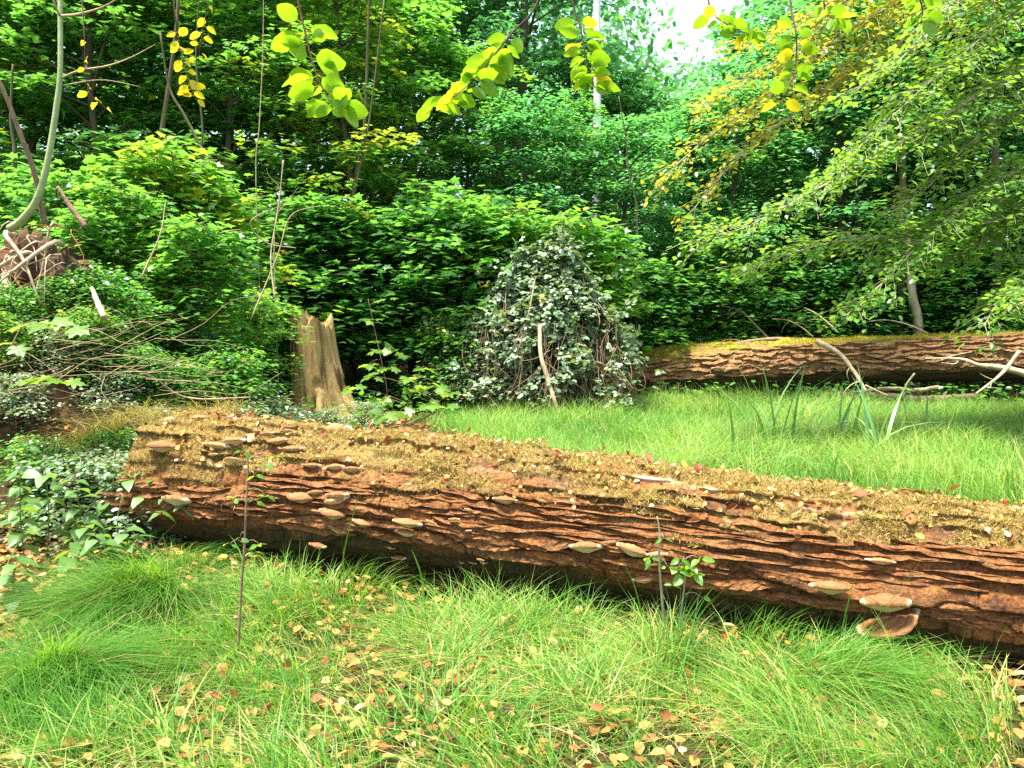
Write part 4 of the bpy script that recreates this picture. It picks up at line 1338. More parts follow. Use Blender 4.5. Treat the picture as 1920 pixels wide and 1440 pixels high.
for (x0, x1, y0, rr0) in [(0.22, 0.62, -0.12, 0.075), (-0.2, -0.5, -0.2, 0.06), (0.05, 0.15, -0.45, 0.06)]:
    g = Geo()
    tube(g, smooth_path([(x0, y0 * 0.6, 0.42), ((x0 + x1) / 2, y0, 0.17), (x1, y0 * 1.3, -0.03)], 10), [rr0 * 0.7, rr0, rr0 * 0.5], 8, 0.5, 0, 0.2, 3)
    obj('root', g.mesh('stump_root', M['stump']), stump)
for a, z0, h in [(-0.35, 0.25, 0.5), (-2.6, 0.6, 0.7), (-2.9, 0.1, 0.5)]:
    g = Geo()
    uu, ww = np.meshgrid(np.linspace(-0.16, 0.16, 5), np.linspace(0, 1, 8), indexing='ij')
    R0 = 0.345 + 0.02 * fbm(uu * 9, ww * 4, 0, 3, 7) - 0.035 * ww
    W = np.stack([np.cos(a + uu * (1 - 0.5 * ww)) * R0 - 0.03 * ww, np.sin(a + uu * (1 - 0.5 * ww)) * R0, z0 + ww * h], -1)
    W2 = W * np.array([0.9, 0.9, 1])
    n1 = 40
    ii, jj = np.meshgrid(np.arange(4), np.arange(7), indexing='ij')
    Fq = np.stack([ii * 8 + jj, (ii + 1) * 8 + jj, (ii + 1) * 8 + jj + 1, ii * 8 + jj + 1], -1).reshape(-1, 4)
    rim = [0 * 8 + q for q in range(8)] + [q * 8 + 7 for q in range(1, 5)] + [4 * 8 + q for q in range(6, -1, -1)] + [q * 8 for q in range(3, 0, -1)]
    Fr = np.array([(p_, q_, q_ + n1, p_ + n1) for p_, q_ in zip(rim, rim[1:] + rim[:1])])
    g.add(np.concatenate([W.reshape(-1, 3), W2.reshape(-1, 3)]), np.concatenate([Fq, Fr]))
    obj('bark_piece', g.mesh('bark_piece', M['stumpbark']), stump)

# ------------------------------------------------------------------ dead branches


def dead_branch(pts, radii, mat, label, sub=(), name='dead_branch', sides=8):
    pp = px_path(pts)
    o0 = np.asarray(pp[-1])
    o = thing(name, label, 'branch', o0)
    g = Geo()
    tube(g, shift(smooth_path(pp, 26), o0), radii, sides, 0.5, 0, 0.22, len(label))
    obj('stem', g.mesh('branch_stem', M[mat]), o)
    for sp, sr in sub:
        g = Geo()
        tube(g, shift(smooth_path(px_path(sp), 10), o0), [sr, sr * 0.7, sr * 0.3], 5, 0.5, 0, 0.2, 3)
        obj('twig', g.mesh('branch_twig', M[mat]), o)
    return o


dead_branch([(1532, 640, 12.35), (1572, 662, 12.0), (1598, 692, 11.8), (1618, 724, 11.6), (1630, 752, 11.5)], [0.045, 0.035, 0.03, 0.022, 0.015], 'deadwood', 'bleached forked branch leaning off the far log onto the grass',
            [([(1612, 715, 11.65), (1595, 722, 11.6), (1580, 738, 11.5)], 0.012), ([(1622, 722, 11.6), (1650, 735, 11.5), (1668, 742, 11.4)], 0.012), ([(1592, 690, 11.8), (1588, 700, 11.7), (1592, 715, 11.7)], 0.008), ([(1600, 700, 11.8), (1606, 712, 11.7), (1600, 735, 11.6)], 0.007)])
dead_branch([(1930, 702, 11.4), (1880, 690, 11.5), (1835, 684, 11.6), (1800, 673, 11.7), (1735, 672, 11.8)], [0.055, 0.045, 0.03, 0.02, 0.01], 'deadwood', 'thick bare branch lying against the far log at the picture edge', [([(1800, 673, 11.7), (1790, 682, 11.7), (1765, 680, 11.7)], 0.012), ([(1765, 676, 11.8), (1790, 666, 11.8), (1822, 660, 11.8)], 0.012)])
dead_branch([(1912, 658, 11.3), (1892, 685, 11.3), (1870, 708, 11.2), (1830, 738, 11.1)], [0.03, 0.028, 0.02, 0.012], 'deadwood', 'short pale branch crossing the thick bare branch', [([(1862, 712, 11.2), (1845, 705, 11.2), (1838, 700, 11.2)], 0.008), ([(1862, 714, 11.2), (1858, 726, 11.1), (1880, 728, 11.1)], 0.008)])
dead_branch([(1560, 650, 12.9), (1480, 637, 12.9), (1420, 638, 12.9), (1360, 648, 12.9), (1303, 655, 12.9)], [0.03, 0.035, 0.03, 0.025, 0.015], 'greystalk', 'long grey branch resting along the top of the far log', [([(1480, 638, 12.9), (1400, 650, 12.8), (1330, 648, 12.8)], 0.018), ([(1400, 642, 12.9), (1370, 636, 12.9), (1352, 640, 12.9)], 0.01)])
dead_branch([(1442, 636, 13.4), (1412, 605, 13.4), (1388, 582, 13.4), (1345, 572, 13.4)], [0.02, 0.014, 0.010, 0.004], 'greystalk', 'bare twiggy branch with a drooping tip rising behind the far log', [([(1388, 582, 13.4), (1372, 590, 13.3), (1362, 600, 13.3)], 0.006), ([(1375, 577, 13.4), (1366, 584, 13.3), (1366, 596, 13.3)], 0.005), ([(1395, 588, 13.4), (1378, 585, 13.4), (1360, 590, 13.4)], 0.005)])
dead_branch([(1570, 622, 13.4), (1545, 600, 13.4), (1530, 588, 13.4), (1508, 577, 13.4)], [0.022, 0.018, 0.014, 0.008], 'deadwood', 'short pale branch pointing up behind the far log', [([(1540, 596, 13.4), (1520, 600, 13.4), (1490, 606, 13.3)], 0.006)])
dead_branch([(1525, 632, 13.3), (1500, 612, 13.3), (1475, 600, 13.3), (1448, 598, 13.3)], [0.012, 0.01, 0.008, 0.004], 'drystalk', 'thin dry branch arching over the middle of the far log', [([(1480, 602, 13.3), (1470, 612, 13.3), (1465, 625, 13.3)], 0.006)])
dead_branch([(1740, 625, 13.2), (1700, 608, 13.3), (1660, 600, 13.3), (1620, 604, 13.3)], [0.014, 0.012, 0.010, 0.005], 'drystalk', 'thin dry branch arching behind the far log near the mossy trunk')
dead_branch([(1840, 742, 12.2), (1740, 748, 12.2), (1640, 742, 12.3), (1540, 740, 12.4)], [0.05, 0.06, 0.055, 0.04], 'greystalk', 'dark rotting branch lying in the gap beneath the far log')
dead_branch([(1600, 752, 12.1), (1520, 756, 12.1), (1450, 757, 12.2), (1405, 755, 12.2)], [0.035, 0.045, 0.045, 0.03], 'stumpbark', 'blackened log piece lying beneath the far log')
dead_branch([(1760, 725, 12.2), (1715, 732, 12.2), (1660, 728, 12.3), (1600, 736, 12.3)], [0.03, 0.035, 0.03, 0.02], 'deadwood', 'grey split branch wedged under the far log', [([(1715, 700, 12.2), (1700, 720, 12.2), (1690, 742, 12.1)], 0.02)])
dead_branch([(1048, 775, 10.2), (1034, 735, 10.25), (1024, 700, 10.3), (1014, 665, 10.35), (1012, 610, 10.5)], [0.022, 0.03, 0.034, 0.03, 0.022], 'deadwood', 'bleached broken stick standing in front of the bramble mound', [([(1040, 735, 10.25), (1030, 752, 10.2), (1034, 770, 10.15)], 0.012)])
dead_branch([(985, 610, 10.6), (995, 570, 10.6), (1002, 530, 10.7), (1006, 518, 10.7)], [0.010, 0.008, 0.005], 'drystalk', 'thin pale cane poking out of the bramble mound')
dead_branch([(700, 790, 8.6), (740, 800, 8.5), (790, 785, 8.5), (830, 768, 8.6)], [0.006, 0.009, 0.008, 0.004], 'greystalk', 'thin curved twig lying under the pale maple seedling')
dead_branch([(470, 745, 6.6), (350, 745, 6.5), (270, 700, 6.4), (110, 655, 6.3)], [0.005, 0.007, 0.008, 0.004], 'drystalk', 'long pale stalk drooping across the bank above the log end')
dead_branch([(160, 425, 6.5), (130, 385, 6.5), (108, 350, 6.5)], [0.022, 0.02, 0.012], 'greystalk', 'brown slanting branch behind the roots and sapling', name='slanting_branch')
dead_branch([(195, 595, 6.1), (182, 565, 6.2), (172, 540, 6.3)], [0.024, 0.022, 0.014], 'deadwood', 'short pale branch stub sticking from the bank', name='branch_stub')

dead_branch([(470, 600, 7.6), (520, 480, 7.7), (545, 405, 7.8), (600, 385, 7.9)], [0.007, 0.006, 0.004, 0.002], 'drystalk', 'pale cane arching over the thicket towards the stump')
dead_branch([(555, 465, 8.2), (500, 455, 8.1), (470, 415, 8.0), (540, 380, 8.0)], [0.004, 0.006, 0.006, 0.003], 'drystalk', 'looped pale cane hanging in the thicket')
dead_branch([(515, 560, 7.2), (508, 480, 7.3), (520, 400, 7.4), (532, 300, 7.5)], [0.007, 0.006, 0.005, 0.002], 'drystalk', 'upright withered cane standing out of the thicket', [([(520, 400, 7.4), (545, 370, 7.4), (560, 350, 7.4)], 0.003), ([(525, 350, 7.45), (505, 330, 7.45), (500, 315, 7.45)], 0.003)])
dead_branch([(265, 520, 6.9), (300, 440, 7.0), (310, 380, 7.1)], [0.007, 0.006, 0.003], 'drystalk', 'short dry cane standing near the upturned roots')
# dry stalks fanned over the bank
stalk_me = []
for i in range(4):
    g = Geo()
    rs = np.random.default_rng(300 + i)
    tube(g, smooth_path([(0, 0, 0), (0.33, rs.normal(0, .04), 0.03 + rs.normal(0, .03)), (0.66, rs.normal(0, .05), 0.02), (1, rs.normal(0, .05), -0.05)], 10), [0.0034, 0.0026, 0.0016], 4)
    stalk_me.append(g.mesh('dry_stalk', M['drystalk']))
r = np.random.default_rng(31)
for i in range(64):
    px, py = r.uniform(-30, 330), r.uniform(600, 745)
    Y = 6.25 - (py - 600) / 145 * 0.75 + r.normal(0, .08)
    p = P(px, py, Y)
    gz = float(ground_z(p[0], p[1]))
    p[2] = max(p[2], gz + 0.02)
    o = obj('dry_stalk', stalk_me[i % 4], None, p, (r.uniform(0, 6), -r.normal(0.05, 0.28), r.normal(0.1, 0.6)), r.uniform(0.3, 0.95))
    tag(o, 'thin bleached dry stalk in the tangle fanned over the bank beside the log end', 'stalk', 'dry stalks fanned over the bank')

# ------------------------------------------------------------------ bracket fungi on the near log
cap_me, pore_me = [], []
for q in range(5):
    r = np.random.default_rng(60 + q)
    na, nr = 19, 7
    a = np.linspace(-PI / 2, PI / 2, na) + PI / 2
    rho = np.linspace(0, 1, nr)
    A_, R_ = np.meshgrid(a, rho, indexing='ij')
    edge = 1 + 0.10 * vnoise(a * 2.1 + q * 9, 0, 0, 70 + q) + 0.04 * vnoise(a * 6, 3, 0, 71 + q)
    dpt = (0.62, 0.72, 0.55, 0.68, 0.60)[q]
    X = np.cos(A_) * R_ * edge[:, None]
    Yy = np.sin(A_) * R_ * edge[:, None] * dpt * 1.15 - 0.12
    Zt = 0.20 * (1 - R_ ** 1.6) + 0.025 * np.sin(R_ * 17 + 2 * vnoise(A_ * 1.5, R_, 0, 5)) + 0.03 * fbm(X * 4, Yy * 4, q, 3, 5)
    top = np.stack([X, Yy, Zt], -1)
    lip = np.stack([X[:, -1] * 1.03, (Yy[:, -1] + 0.12) * 1.03 - 0.12, Zt[:, -1] - 0.09], -1)
    low = np.stack([X[:, -1] * 0.97, (Yy[:, -1] + 0.12) * 0.97 - 0.12, Zt[:, -1] - 0.17], -1)
    V = np.concatenate([top, lip[:, None], low[:, None]], 1)
    m = nr + 2
    i, j = np.meshgrid(np.arange(na - 1), np.arange(m - 1), indexing='ij')
    F = np.stack([i * m + j, i * m + j + 1, (i + 1) * m + j + 1, (i + 1) * m + j], -1).reshape(-1, 4)
    g = Geo()
    g.add(V.reshape(-1, 3), F)
    cap_me.append(g.mesh('bracket_cap', M['cap']))
    Vp = np.stack([low, np.stack([low[:, 0] * 0.6, (low[:, 1] + .12) * 0.5 - .12, low[:, 2] - 0.13], -1), np.stack([low[:, 0] * 0.15, (low[:, 1] + .12) * 0.1 - .12, low[:, 2] - 0.26], -1)], 1)
    i, j = np.meshgrid(np.arange(na - 1), np.arange(2), indexing='ij')
    F = np.stack([i * 3 + j, i * 3 + j + 1, (i + 1) * 3 + j + 1, (i + 1) * 3 + j], -1).reshape(-1, 4)
    g = Geo()
    g.add(Vp.reshape(-1, 3), F)
    pore_me.append(g.mesh('bracket_pores', M['pore']))


def fungus(log, px, py, w, label, i, group, roll=0.0, tip=0.0, flat=1.0):
    t, th = log.from_pixel(px, py)
    p = log.point(t, th)[0]
    dist = p[1]
    half = w / FPX * dist * 0.5
    out = log.fr * 1.0 + np.array([0, 0, 0.12])
    Yv = unit(out)
    Zv = unit(np.array([0, 0, 1.0]) - Yv * Yv[2])
    Xv = np.cross(Yv, Zv)
    e = frame_rot(Xv, Yv, Zv)
    mt = e.to_matrix() @ Matrix.Rotation(roll, 3, 'Y') @ Matrix.Rotation(tip + 0.16, 3, 'X')
    o = thing('bracket_fungus', label, 'fungus', p + Yv * (half * 0.16 + 0.022), mt.to_euler(), (half * rf.uniform(0.9, 1.12), half * rf.uniform(1.0, 1.35) * flat, half * rf.uniform(0.8, 1.25)), group)
    obj('cap', cap_me[i % 5], o)
    obj('pore_surface', pore_me[i % 5], o)


rf = np.random.default_rng(2)
FUNGI = {
    'on the mossy log end by the bank': [(322, 832, 54), (378, 787, 30), (413, 831, 44), (428, 786, 22), (452, 824, 36), (405, 850, 18), (440, 859, 32), (486, 788, 48), (478, 811, 30), (505, 809, 32), (530, 825, 38), (553, 836, 44), (545, 807, 26), (632, 801, 56)],
    'in the cluster below the moss near the sapling': [(588, 868, 30), (631, 869, 32), (662, 874, 34), (338, 934, 50), (568, 927, 58), (597, 917, 30), (640, 921, 40), (632, 933, 46), (592, 956, 28), (629, 957, 48), (606, 1001, 34), (637, 991, 32), (684, 977, 32)],
    'low on the dark middle bark of the log': [(737, 947, 22), (773, 966, 56), (766, 995, 46), (806, 1009, 17), (736, 1025, 20), (752, 1044, 26), (817, 968, 21), (857, 966, 20), (882, 954, 22), (897, 958, 22), (883, 990, 13), (882, 1034, 11), (907, 1032, 15), (868, 1056, 12), (888, 1058, 15), (908, 1058, 15)],
    'in the pale shelf row beside the leafy seedling': [(1101, 1018, 64), (1143, 1013, 38), (1190, 1026, 72), (1236, 1027, 36), (1207, 1084, 48)],
    'scattered on the furrowed bark past the seedling': [(1358, 1065, 17), (1450, 1073, 15), (1434, 1090, 12)],
}
i = 0
for where, items in FUNGI.items():
    for k, (px, py, w) in enumerate(sorted(items)):
        size = 'large' if w > 42 else ('small' if w < 25 else 'medium')
        fungus(near, px, py, w * (1.18 if i < 27 else 1.0), f'{size} tan bracket fungus {where}, {ORD[k]} along', i, 'bracket fungi on the near log', rf.normal(0, 0.14), rf.normal(-0.05, 0.14))
        i += 1
fungus(near, 950, 932, 52, 'single pale bracket fungus jutting from the moss in the middle of the log', 1, 'bracket fungi on the near log')
fungus(near, 802, 826, 30, 'dark flat bracket fungus on the skyline of the log', 2, 'bracket fungi on the near log')
fungus(near, 1558, 1084, 80, 'wide white rimmed bracket fungus topped with moss on the furrowed bark', 0, 'bracket fungi on the near log', 0.02)
fungus(near, 1650, 1047, 48, 'bracket fungus tucked under the moss edge above the largest fungus', 3, 'bracket fungi on the near log')
fungus(near, 1656, 1099, 92, 'orange brown bracket fungus directly above the largest tilted fungus', 4, 'bracket fungi on the near log', 0.10, -0.05)
fungus(near, 1662, 1150, 122, 'largest bracket fungus, rust brown and tilted, hanging low on the log', 1, 'bracket fungi on the near log', 0.42, -0.42)

FF = [(1205, 690, 16), (1222, 712, 20), (1196, 708, 14), (1240, 725, 18), (1258, 700, 14), (1345, 690, 22), (1332, 702, 18), (1270, 722, 16), (1215, 728, 18)]
for k, (px, py, w) in enumerate(sorted(FF)):
    fungus(far, px, py, w, f'little bracket fungus on the far log, {ORD[k]} from the bramble mound', k, 'bracket fungi on the far log', rf.normal(0, 0.1))

# ------------------------------------------------------------------ grass and low plants (uncountable)


def sample(n, x0, x1, y0, y1, mask, seed):
    r = np.random.default_rng(seed)
    x, y = r.uniform(x0, x1, n), r.uniform(y0, y1, n)
    k = r.uniform(0, 1, n) < mask(x, y)
    return x[k], y[k], r


def front_field(x, y):
    m = 1 - sstep(-0.18, 0.02, y - (3.88 - 0.348 * x) + 0.06 * vnoise(x * 4, y * 4, 0, 6))
    lit = sstep(-1.72, -2.0, x + 0.15 * fbm(x * 3, y * 3, 0, 2, 8)) * sstep(3.3, 3.6, y)
    strip = sstep(1.25, 1.5, x) * sstep(-0.55, -0.30, y - (4.0 - 0.348 * x))
    infr = sstep(0.0, 0.06, 0.70 - np.abs(x) / np.maximum(y, .1))
    return m * (1 - 0.97 * lit) * (1 - 0.75 * strip) * infr * (0.16 + 0.84 * sstep(-0.22, 0.22, fbm(x * 3.0, y * 3.0, 0, 3, 14)))


g = Geo()
x, y, r = sample(110000, -3.2, 3.0, 2.25, 5.2, front_field, 51)
n = len(x)
z = ground_z(x, y)
patch = fbm(x * 1.7, y * 1.7, 0, 3, 15)
h = (0.07 + 0.25 * r.uniform(0, 1, n) ** 1.6) * (0.72 + 0.5 * patch + 0.55 * sstep(-0.2, 0.35, fbm(x * 3.0, y * 3.0, 0, 3, 14)))
edge = sstep(-0.5, -0.05, y - (4.0 - 0.348 * x))
h = h * (1 - 0.55 * edge)
tint = np.clip(0.50 + 0.28 * patch + r.normal(0, 0.20, n), 0.0, 0.84)
fine = fbm(x * 3.1, y * 3.1, 9, 3, 18)
dry = r.uniform(0, 1, n) < 0.22 + 0.30 * sstep(-0.05, 0.4, fine) * sstep(-1.6, -0.9, x)
tint = np.where(dry, r.uniform(0.86, 1.0, n), tint)
az = r.uniform(0, 2 * PI, n) * 0.55 + 2.4 * fbm(x * 0.9, y * 0.9, 3, 2, 16) + 1.0
blades(g, np.stack([x, y, z - 0.01], 1), az, h * (1 - 0.25 * dry), 0.0032 + 0.0070 * r.uniform(0, 1, n) ** 2, r.uniform(0.25, 1.9, n) + 0.7 * dry, tint, (0.0, 0.38, 0.74), 0, r.normal(0, 0.8, n))
x, y, r = sample(5200, -2.6, 2.8, 2.3, 4.9, lambda a, b: front_field(a, b) * sstep(-0.2, 0.25, fbm(a * 1.4, b * 1.4, 5, 2, 17)), 52)
n = len(x)
blades(g, np.stack([x, y, ground_z(x, y) - 0.01], 1), r.uniform(0, 6.28, n), r.uniform(0.15, 0.34, n), r.uniform(0.006, 0.011, n), r.uniform(0.3, 1.3, n), np.clip(r.normal(0.42, 0.16, n), 0, 0.85), (0.0, 0.3, 0.55, 0.8), 0, r.normal(0, 0.6, n))
tag(obj('grass', g.mesh('front_grass', M['grass'])), 'bright green grass mixed with straw in front of the mossy log', 'grass', None, 'stuff')

g = Geo()
x, y, r = sample(150000, -2.2, 8.6, 5.6, 12.9, lambda a, b: clearing_mask(a, b) * sstep(0.0, 0.1, 0.72 - np.abs(a) / b), 53)
n = len(x)
patch = fbm(x * 1.1, y * 1.1, 0, 3, 25)
h = (0.10 + 0.32 * r.uniform(0, 1, n) ** 1.5) * (1 + 0.7 * patch)
tint = np.clip(0.60 + 0.35 * patch + r.normal(0, 0.17, n), 0.05, 0.85)
tint = np.where(r.uniform(0, 1, n) < 0.06, r.uniform(0.87, 1.0, n), tint)
az = r.uniform(0, 6.28, n) * 0.6 + 2.2 * fbm(x * 0.7, y * 0.7, 1, 2, 26)
blades(g, np.stack([x, y, ground_z(x, y) - 0.01], 1), az, h, r.uniform(0.005, 0.010, n), r.uniform(0.3, 1.5, n), tint, (0.0, 0.45), 0, r.normal(0, 0.8, n))
tag(obj('grass', g.mesh('clearing_grass', M['grass'])), 'lime green grass filling the clearing between the two logs', 'grass', None, 'stuff')


def cover_mask(x, y):
    return (1 - clearing_mask(x, y)) * sstep(0.0, 0.05, 0.78 - np.abs(x) / y) * np.maximum(sstep(-0.25, 0.2, fbm(x * 0.8, y * 0.8, 0, 3, 33)), 0.6 * (x < -1.8) * (y < 9))


g = Geo()
x, y, r = sample(30000, -10, 12, 5.6, 16.5, lambda a, b: cover_mask(a, b) * sstep(0, 0.4, b - (5.6 - 0.3 * a)), 54)
n = len(x)
pos = np.stack([x, y, ground_z(x, y) + r.uniform(0.03, 0.38, n) ** 1.2], 1)
scatter(g, T_BROAD, pos, r.normal(0, 1, (n, 3)) * np.array([1, 1, .25]), np.array([0, 0, 1.0]) + r.normal(0, 0.4, (n, 3)), r.uniform(0.05, 0.12, n), np.clip(r.normal(0.5, 0.16, n), 0, 0.95))
tag(obj('ground_cover', g.mesh('ground_cover', M['maple'])), 'low leafy herbs covering the forest floor behind the log', 'plants', None, 'stuff')

# brown leaf litter
g = Geo()
def lit_mask(x, y):
    a = sstep(-1.55, -1.95, x + 0.15 * fbm(x * 3, y * 3, 0, 2, 8)) * sstep(3.1, 3.5, y)
    b = 0.34 + 0.16 * sstep(0.0, 0.3, fbm(x * 2, y * 2, 4, 2, 19)) + 0.5 * sstep(1.1, 1.4, x) * sstep(-0.6, -0.3, y - (4.0 - 0.348 * x))
    return np.clip(a + b, 0, 1) * (1 - sstep(0.1, 0.3, y - (4.05 - 0.348 * x)) * (x > -2.3))
x, y, r = sample(17000, -3.6, 2.9, 2.2, 6.0, lit_mask, 55)
n = len(x)
pos = np.stack([x, y, ground_z(x, y) + r.uniform(0.004, 0.075, n)], 1)
scatter(g, T_BROAD, pos, r.normal(0, 1, (n, 3)) * np.array([1, 1, .2]), np.array([0, 0, 1.0]) + r.normal(0, 0.33, (n, 3)), r.uniform(0.03, 0.065, n), np.clip(r.normal(0.5, 0.24, n), 0, 1))
x, y, r = sample(16000, -8, 6, 5.2, 13, lambda a, b: (1 - clearing_mask(a, b)) * sstep(0, 0.3, b - (5.5 - 0.348 * a)), 56)
n = len(x)
pos = np.stack([x, y, ground_z(x, y) + r.uniform(0.004, 0.05, n)], 1)
scatter(g, T_BROAD, pos, r.normal(0, 1, (n, 3)) * np.array([1, 1, .2]), np.array([0, 0, 1.0]) + r.normal(0, 0.33, (n, 3)), r.uniform(0.04, 0.08, n), np.clip(r.normal(0.35, 0.22, n), 0, 1))
tag(obj('leaf_litter', g.mesh('leaf_litter', M['litter'])), 'brown fallen leaves covering the bare ground by the bank', 'leaf litter', None, 'stuff')

# dry grass hanging over the log end on the bank
dg = P(320, 800, 5.6)
o = thing('dry_grass_tuft', 'brown dry grass hanging over the bank end of the log', 'grass', dg)
g = Geo()
r = np.random.default_rng(57)
n = 800
x = r.uniform(-0.85, 0.42, n)
y = r.uniform(-0.15, 0.35, n)
zz = 0.02 - 0.25 * sstep(-0.3, -0.8, x) + 0.10 * fbm(x * 3, y * 3, 0, 2, 4)
blades(g, np.stack([x, y, zz], 1), r.normal(-PI / 2, 0.9, n), r.uniform(0.12, 0.36, n), r.uniform(0.004, 0.009, n), r.uniform(0.7, 2.2, n), r.uniform(0, 1, n), (0.0, 0.35, 0.7), 0, r.normal(0, .5, n))
obj('blades', g.mesh('dry_grass_blades', M['drygrass']), o)


def tussock(px, py, R, n, hgt, w, label, seed, lean=(0.6, 1.9), t0=0.38, mound=0.07, mat='grass', blow=(0.35, -0.25)):
    Y = CAMZ * FPX / (py - HOR)
    x0 = (px - CX) / FPX * Y
    o = thing('grass_tussock', label, 'grass', (x0, Y, float(ground_z(x0, Y)) - 0.01), group='grass tussocks')
    r = np.random.default_rng(seed)
    rr_ = R * np.sqrt(r.uniform(0, 1, n)) * 0.62
    fi = r.uniform(0, 2 * PI, n)
    rr_ = rr_ * (1 + 0.45 * vnoise(np.cos(fi) * 1.3 + seed, np.sin(fi) * 1.3, 0, seed))
    pos = np.stack([rr_ * np.cos(fi), rr_ * np.sin(fi), mound * (1 - (rr_ / (R * .55)) ** 2)], 1)
    g = Geo()
    u = rr_ / (R * .55)
    fi = np.arctan2(np.sin(fi) * u + blow[1] * 1.6, np.cos(fi) * u + blow[0] * 1.6)
    swirl = 0.8 * vnoise(pos[:, 0] * 4, pos[:, 1] * 4, 0, seed + 3)
    blades(g, pos, fi + swirl + r.normal(0, 0.7, n), hgt * r.uniform(0.35, 1.15, n), w * r.uniform(0.7, 1.3, n), (lean[0] + (lean[1] - lean[0]) * u) * r.uniform(0.7, 1.3, n), np.where(r.uniform(0, 1, n) < 0.06, 0.93, np.clip(r.normal(t0, 0.14, n), 0, 0.85)), (0.0, 0.25, 0.5, 0.75), 0, r.normal(0, .5, n))
    obj('blades', g.mesh('tussock_blades', M[mat]), o)


tussock(235, 1165, 0.46, 3000, 0.40, 0.0042, 'large rounded tussock of fine dark green grass beside the leaf litter', 61, t0=0.36, mound=0.13, blow=(-0.3, -0.45))
tussock(60, 1330, 0.40, 2000, 0.36, 0.0042, 'fine grass tussock at the bottom picture edge below the large tussock', 62, blow=(0.2, -0.5))
tussock(320, 1100, 0.24, 500, 0.24, 0.004, 'small bright grass tuft at the foot of the dark gap beneath the log', 63)
tussock(1600, 1320, 0.46, 1700, 0.30, 0.004, 'swirled fine grass tussock below the largest fungus', 65, t0=0.5, mound=0.04, blow=(0.7, -0.3))
tussock(1268, 1290, 0.17, 150, 0.42, 0.0065, 'dark upright rush clump beside the leafy seedling', 66, (0.10, 0.6), 0.12, 0.02)
tussock(1000, 1215, 0.30, 130, 0.30, 0.0060, 'upright grass clump at the dark middle of the log', 67, (0.2, 1.2), 0.55, 0.02)
tussock(640, 1140, 0.36, 260, 0.30, 0.0050, 'pale upright grass clump against the dark underside past the sapling', 68, (0.2, 1.2), 0.6, 0.03)
tussock(1440, 1235, 0.40, 260, 0.28, 0.0055, 'loose pale grass clump against the log between seedling and largest fungus', 72, (0.2, 1.2), 0.6, 0.03)
tussock(880, 1425, 0.34, 170, 0.34, 0.009, 'broad bladed grass clump at the bottom picture edge', 70, (0.3, 1.4), 0.4, 0.02)

# sedge with wide blades in the clearing, each blade a part
blade_me = []
for q, ln in enumerate((0.2, 0.6, 1.1, 0.35)):
    g = Geo()
    blades(g, np.zeros((1, 3)), [0.0], [1.0], [0.040], [ln], [0.5], (0.0, 0.2, 0.4, 0.6, 0.8, 0.92))
    blade_me.append(g.mesh('sedge_blade', M['sedge']))
r = np.random.default_rng(71)
for px, py, nb, hh, lab in [(1440, 800, 9, 0.95, 'wide bladed sedge clump below the moss of the far log'), (1510, 818, 12, 0.95, 'tallest wide bladed sedge clump in the middle of the clearing'), (1590, 812, 8, 0.75, 'wide bladed sedge clump with bent blades below the bleached branch'),
                            (1650, 838, 9, 0.80, 'wide bladed sedge clump past the bleached branch'), (1385, 850, 5, 0.7, 'sparse sedge clump with one long leaning blade'), (1560, 880, 6, 0.5, 'low sedge clump nearest the mossy log'), (1740, 800, 5, 0.6, 'thin sedge clump near the picture edge in the clearing')]:
    Y = CAMZ * FPX / (py + 28 - HOR)
    x0 = (px - CX) / FPX * Y
    o = thing('sedge_clump', lab, 'sedge', (x0, Y, float(ground_z(x0, Y)) - 0.02), group='sedge clumps in the clearing')
    for b in range(nb):
        obj('blade', blade_me[r.integers(0, 4)], o, (r.normal(0, 0.09), r.normal(0, 0.09), 0), (r.normal(0, .12), r.normal(0, .12), r.uniform(0, 6.28)), hh * r.uniform(0.75, 1.45))

# ------------------------------------------------------------------ leafy plants near the camera, leaves as parts
nettle_me = [leaf_mesh('nettle_leaf', M['nettle'], HEART_W, HEART_Y, 80 + q, 0.08, 0.22 + 0.1 * q) for q in range(3)]
maple_me = [maple_mesh('maple_leaf', M['nearmaple'], 90 + q) for q in range(3)]
beech_me = [leaf_mesh('beech_leaf', M['nearleaf'], [w * (1.0, 0.88, 1.08, 0.95)[q] for w in BEECH_W], BEECH_Y, 95 + q, 0.06 + 0.05 * (q % 3), 0.05 + 0.14 * q, (0.0, 0.25, -0.2, 0.1)[q], 0.022, 0.22) for q in range(4)]
stem_cache = {}


def put_leaf(name, me, parent, pos, tip, nrm, size):
    Yv = unit(tip)
    Xv = unit(np.cross(Yv, nrm))
    Zv = np.cross(Xv, Yv)
    return obj(name, me, parent, pos, frame_rot(Xv, Yv, Zv), size)


def nettle(pos, h, label, seed, lsize=0.10, pairs=6, lean=(0, 0)):
    r = np.random.default_rng(seed)
    o = thing('nettle_plant', label, 'plant', pos, group='nettles at the foot of the bank')
    top = np.array([lean[0], lean[1], h])
    pth = smooth_path([np.zeros(3), top * 0.5 + r.normal(0, 0.02, 3), top], 9)
    g = Geo()
    tube(g, pth, [0.005, 0.004, 0.002], 5, 0.6)
    obj('stem', g.mesh('nettle_stem', M['stem']), o)
    for k in range(pairs):
        t = 0.25 + 0.75 * (k + 0.5) / pairs
        q = np.array([np.interp(t, np.linspace(0, 1, 9), pth[:, a]) for a in range(3)])
        az = k * PI / 2 + r.normal(0, 0.3)
        for s in (0, PI):
            d = np.array([math.cos(az + s), math.sin(az + s), r.normal(-0.15, 0.2)])
            put_leaf('leaf', nettle_me[r.integers(0, 3)], o, q + d * 0.02, d, np.array([0, 0, 1.0]) + r.normal(0, 0.2, 3), lsize * r.uniform(0.7, 1.15) * (1.15 - 0.55 * t))


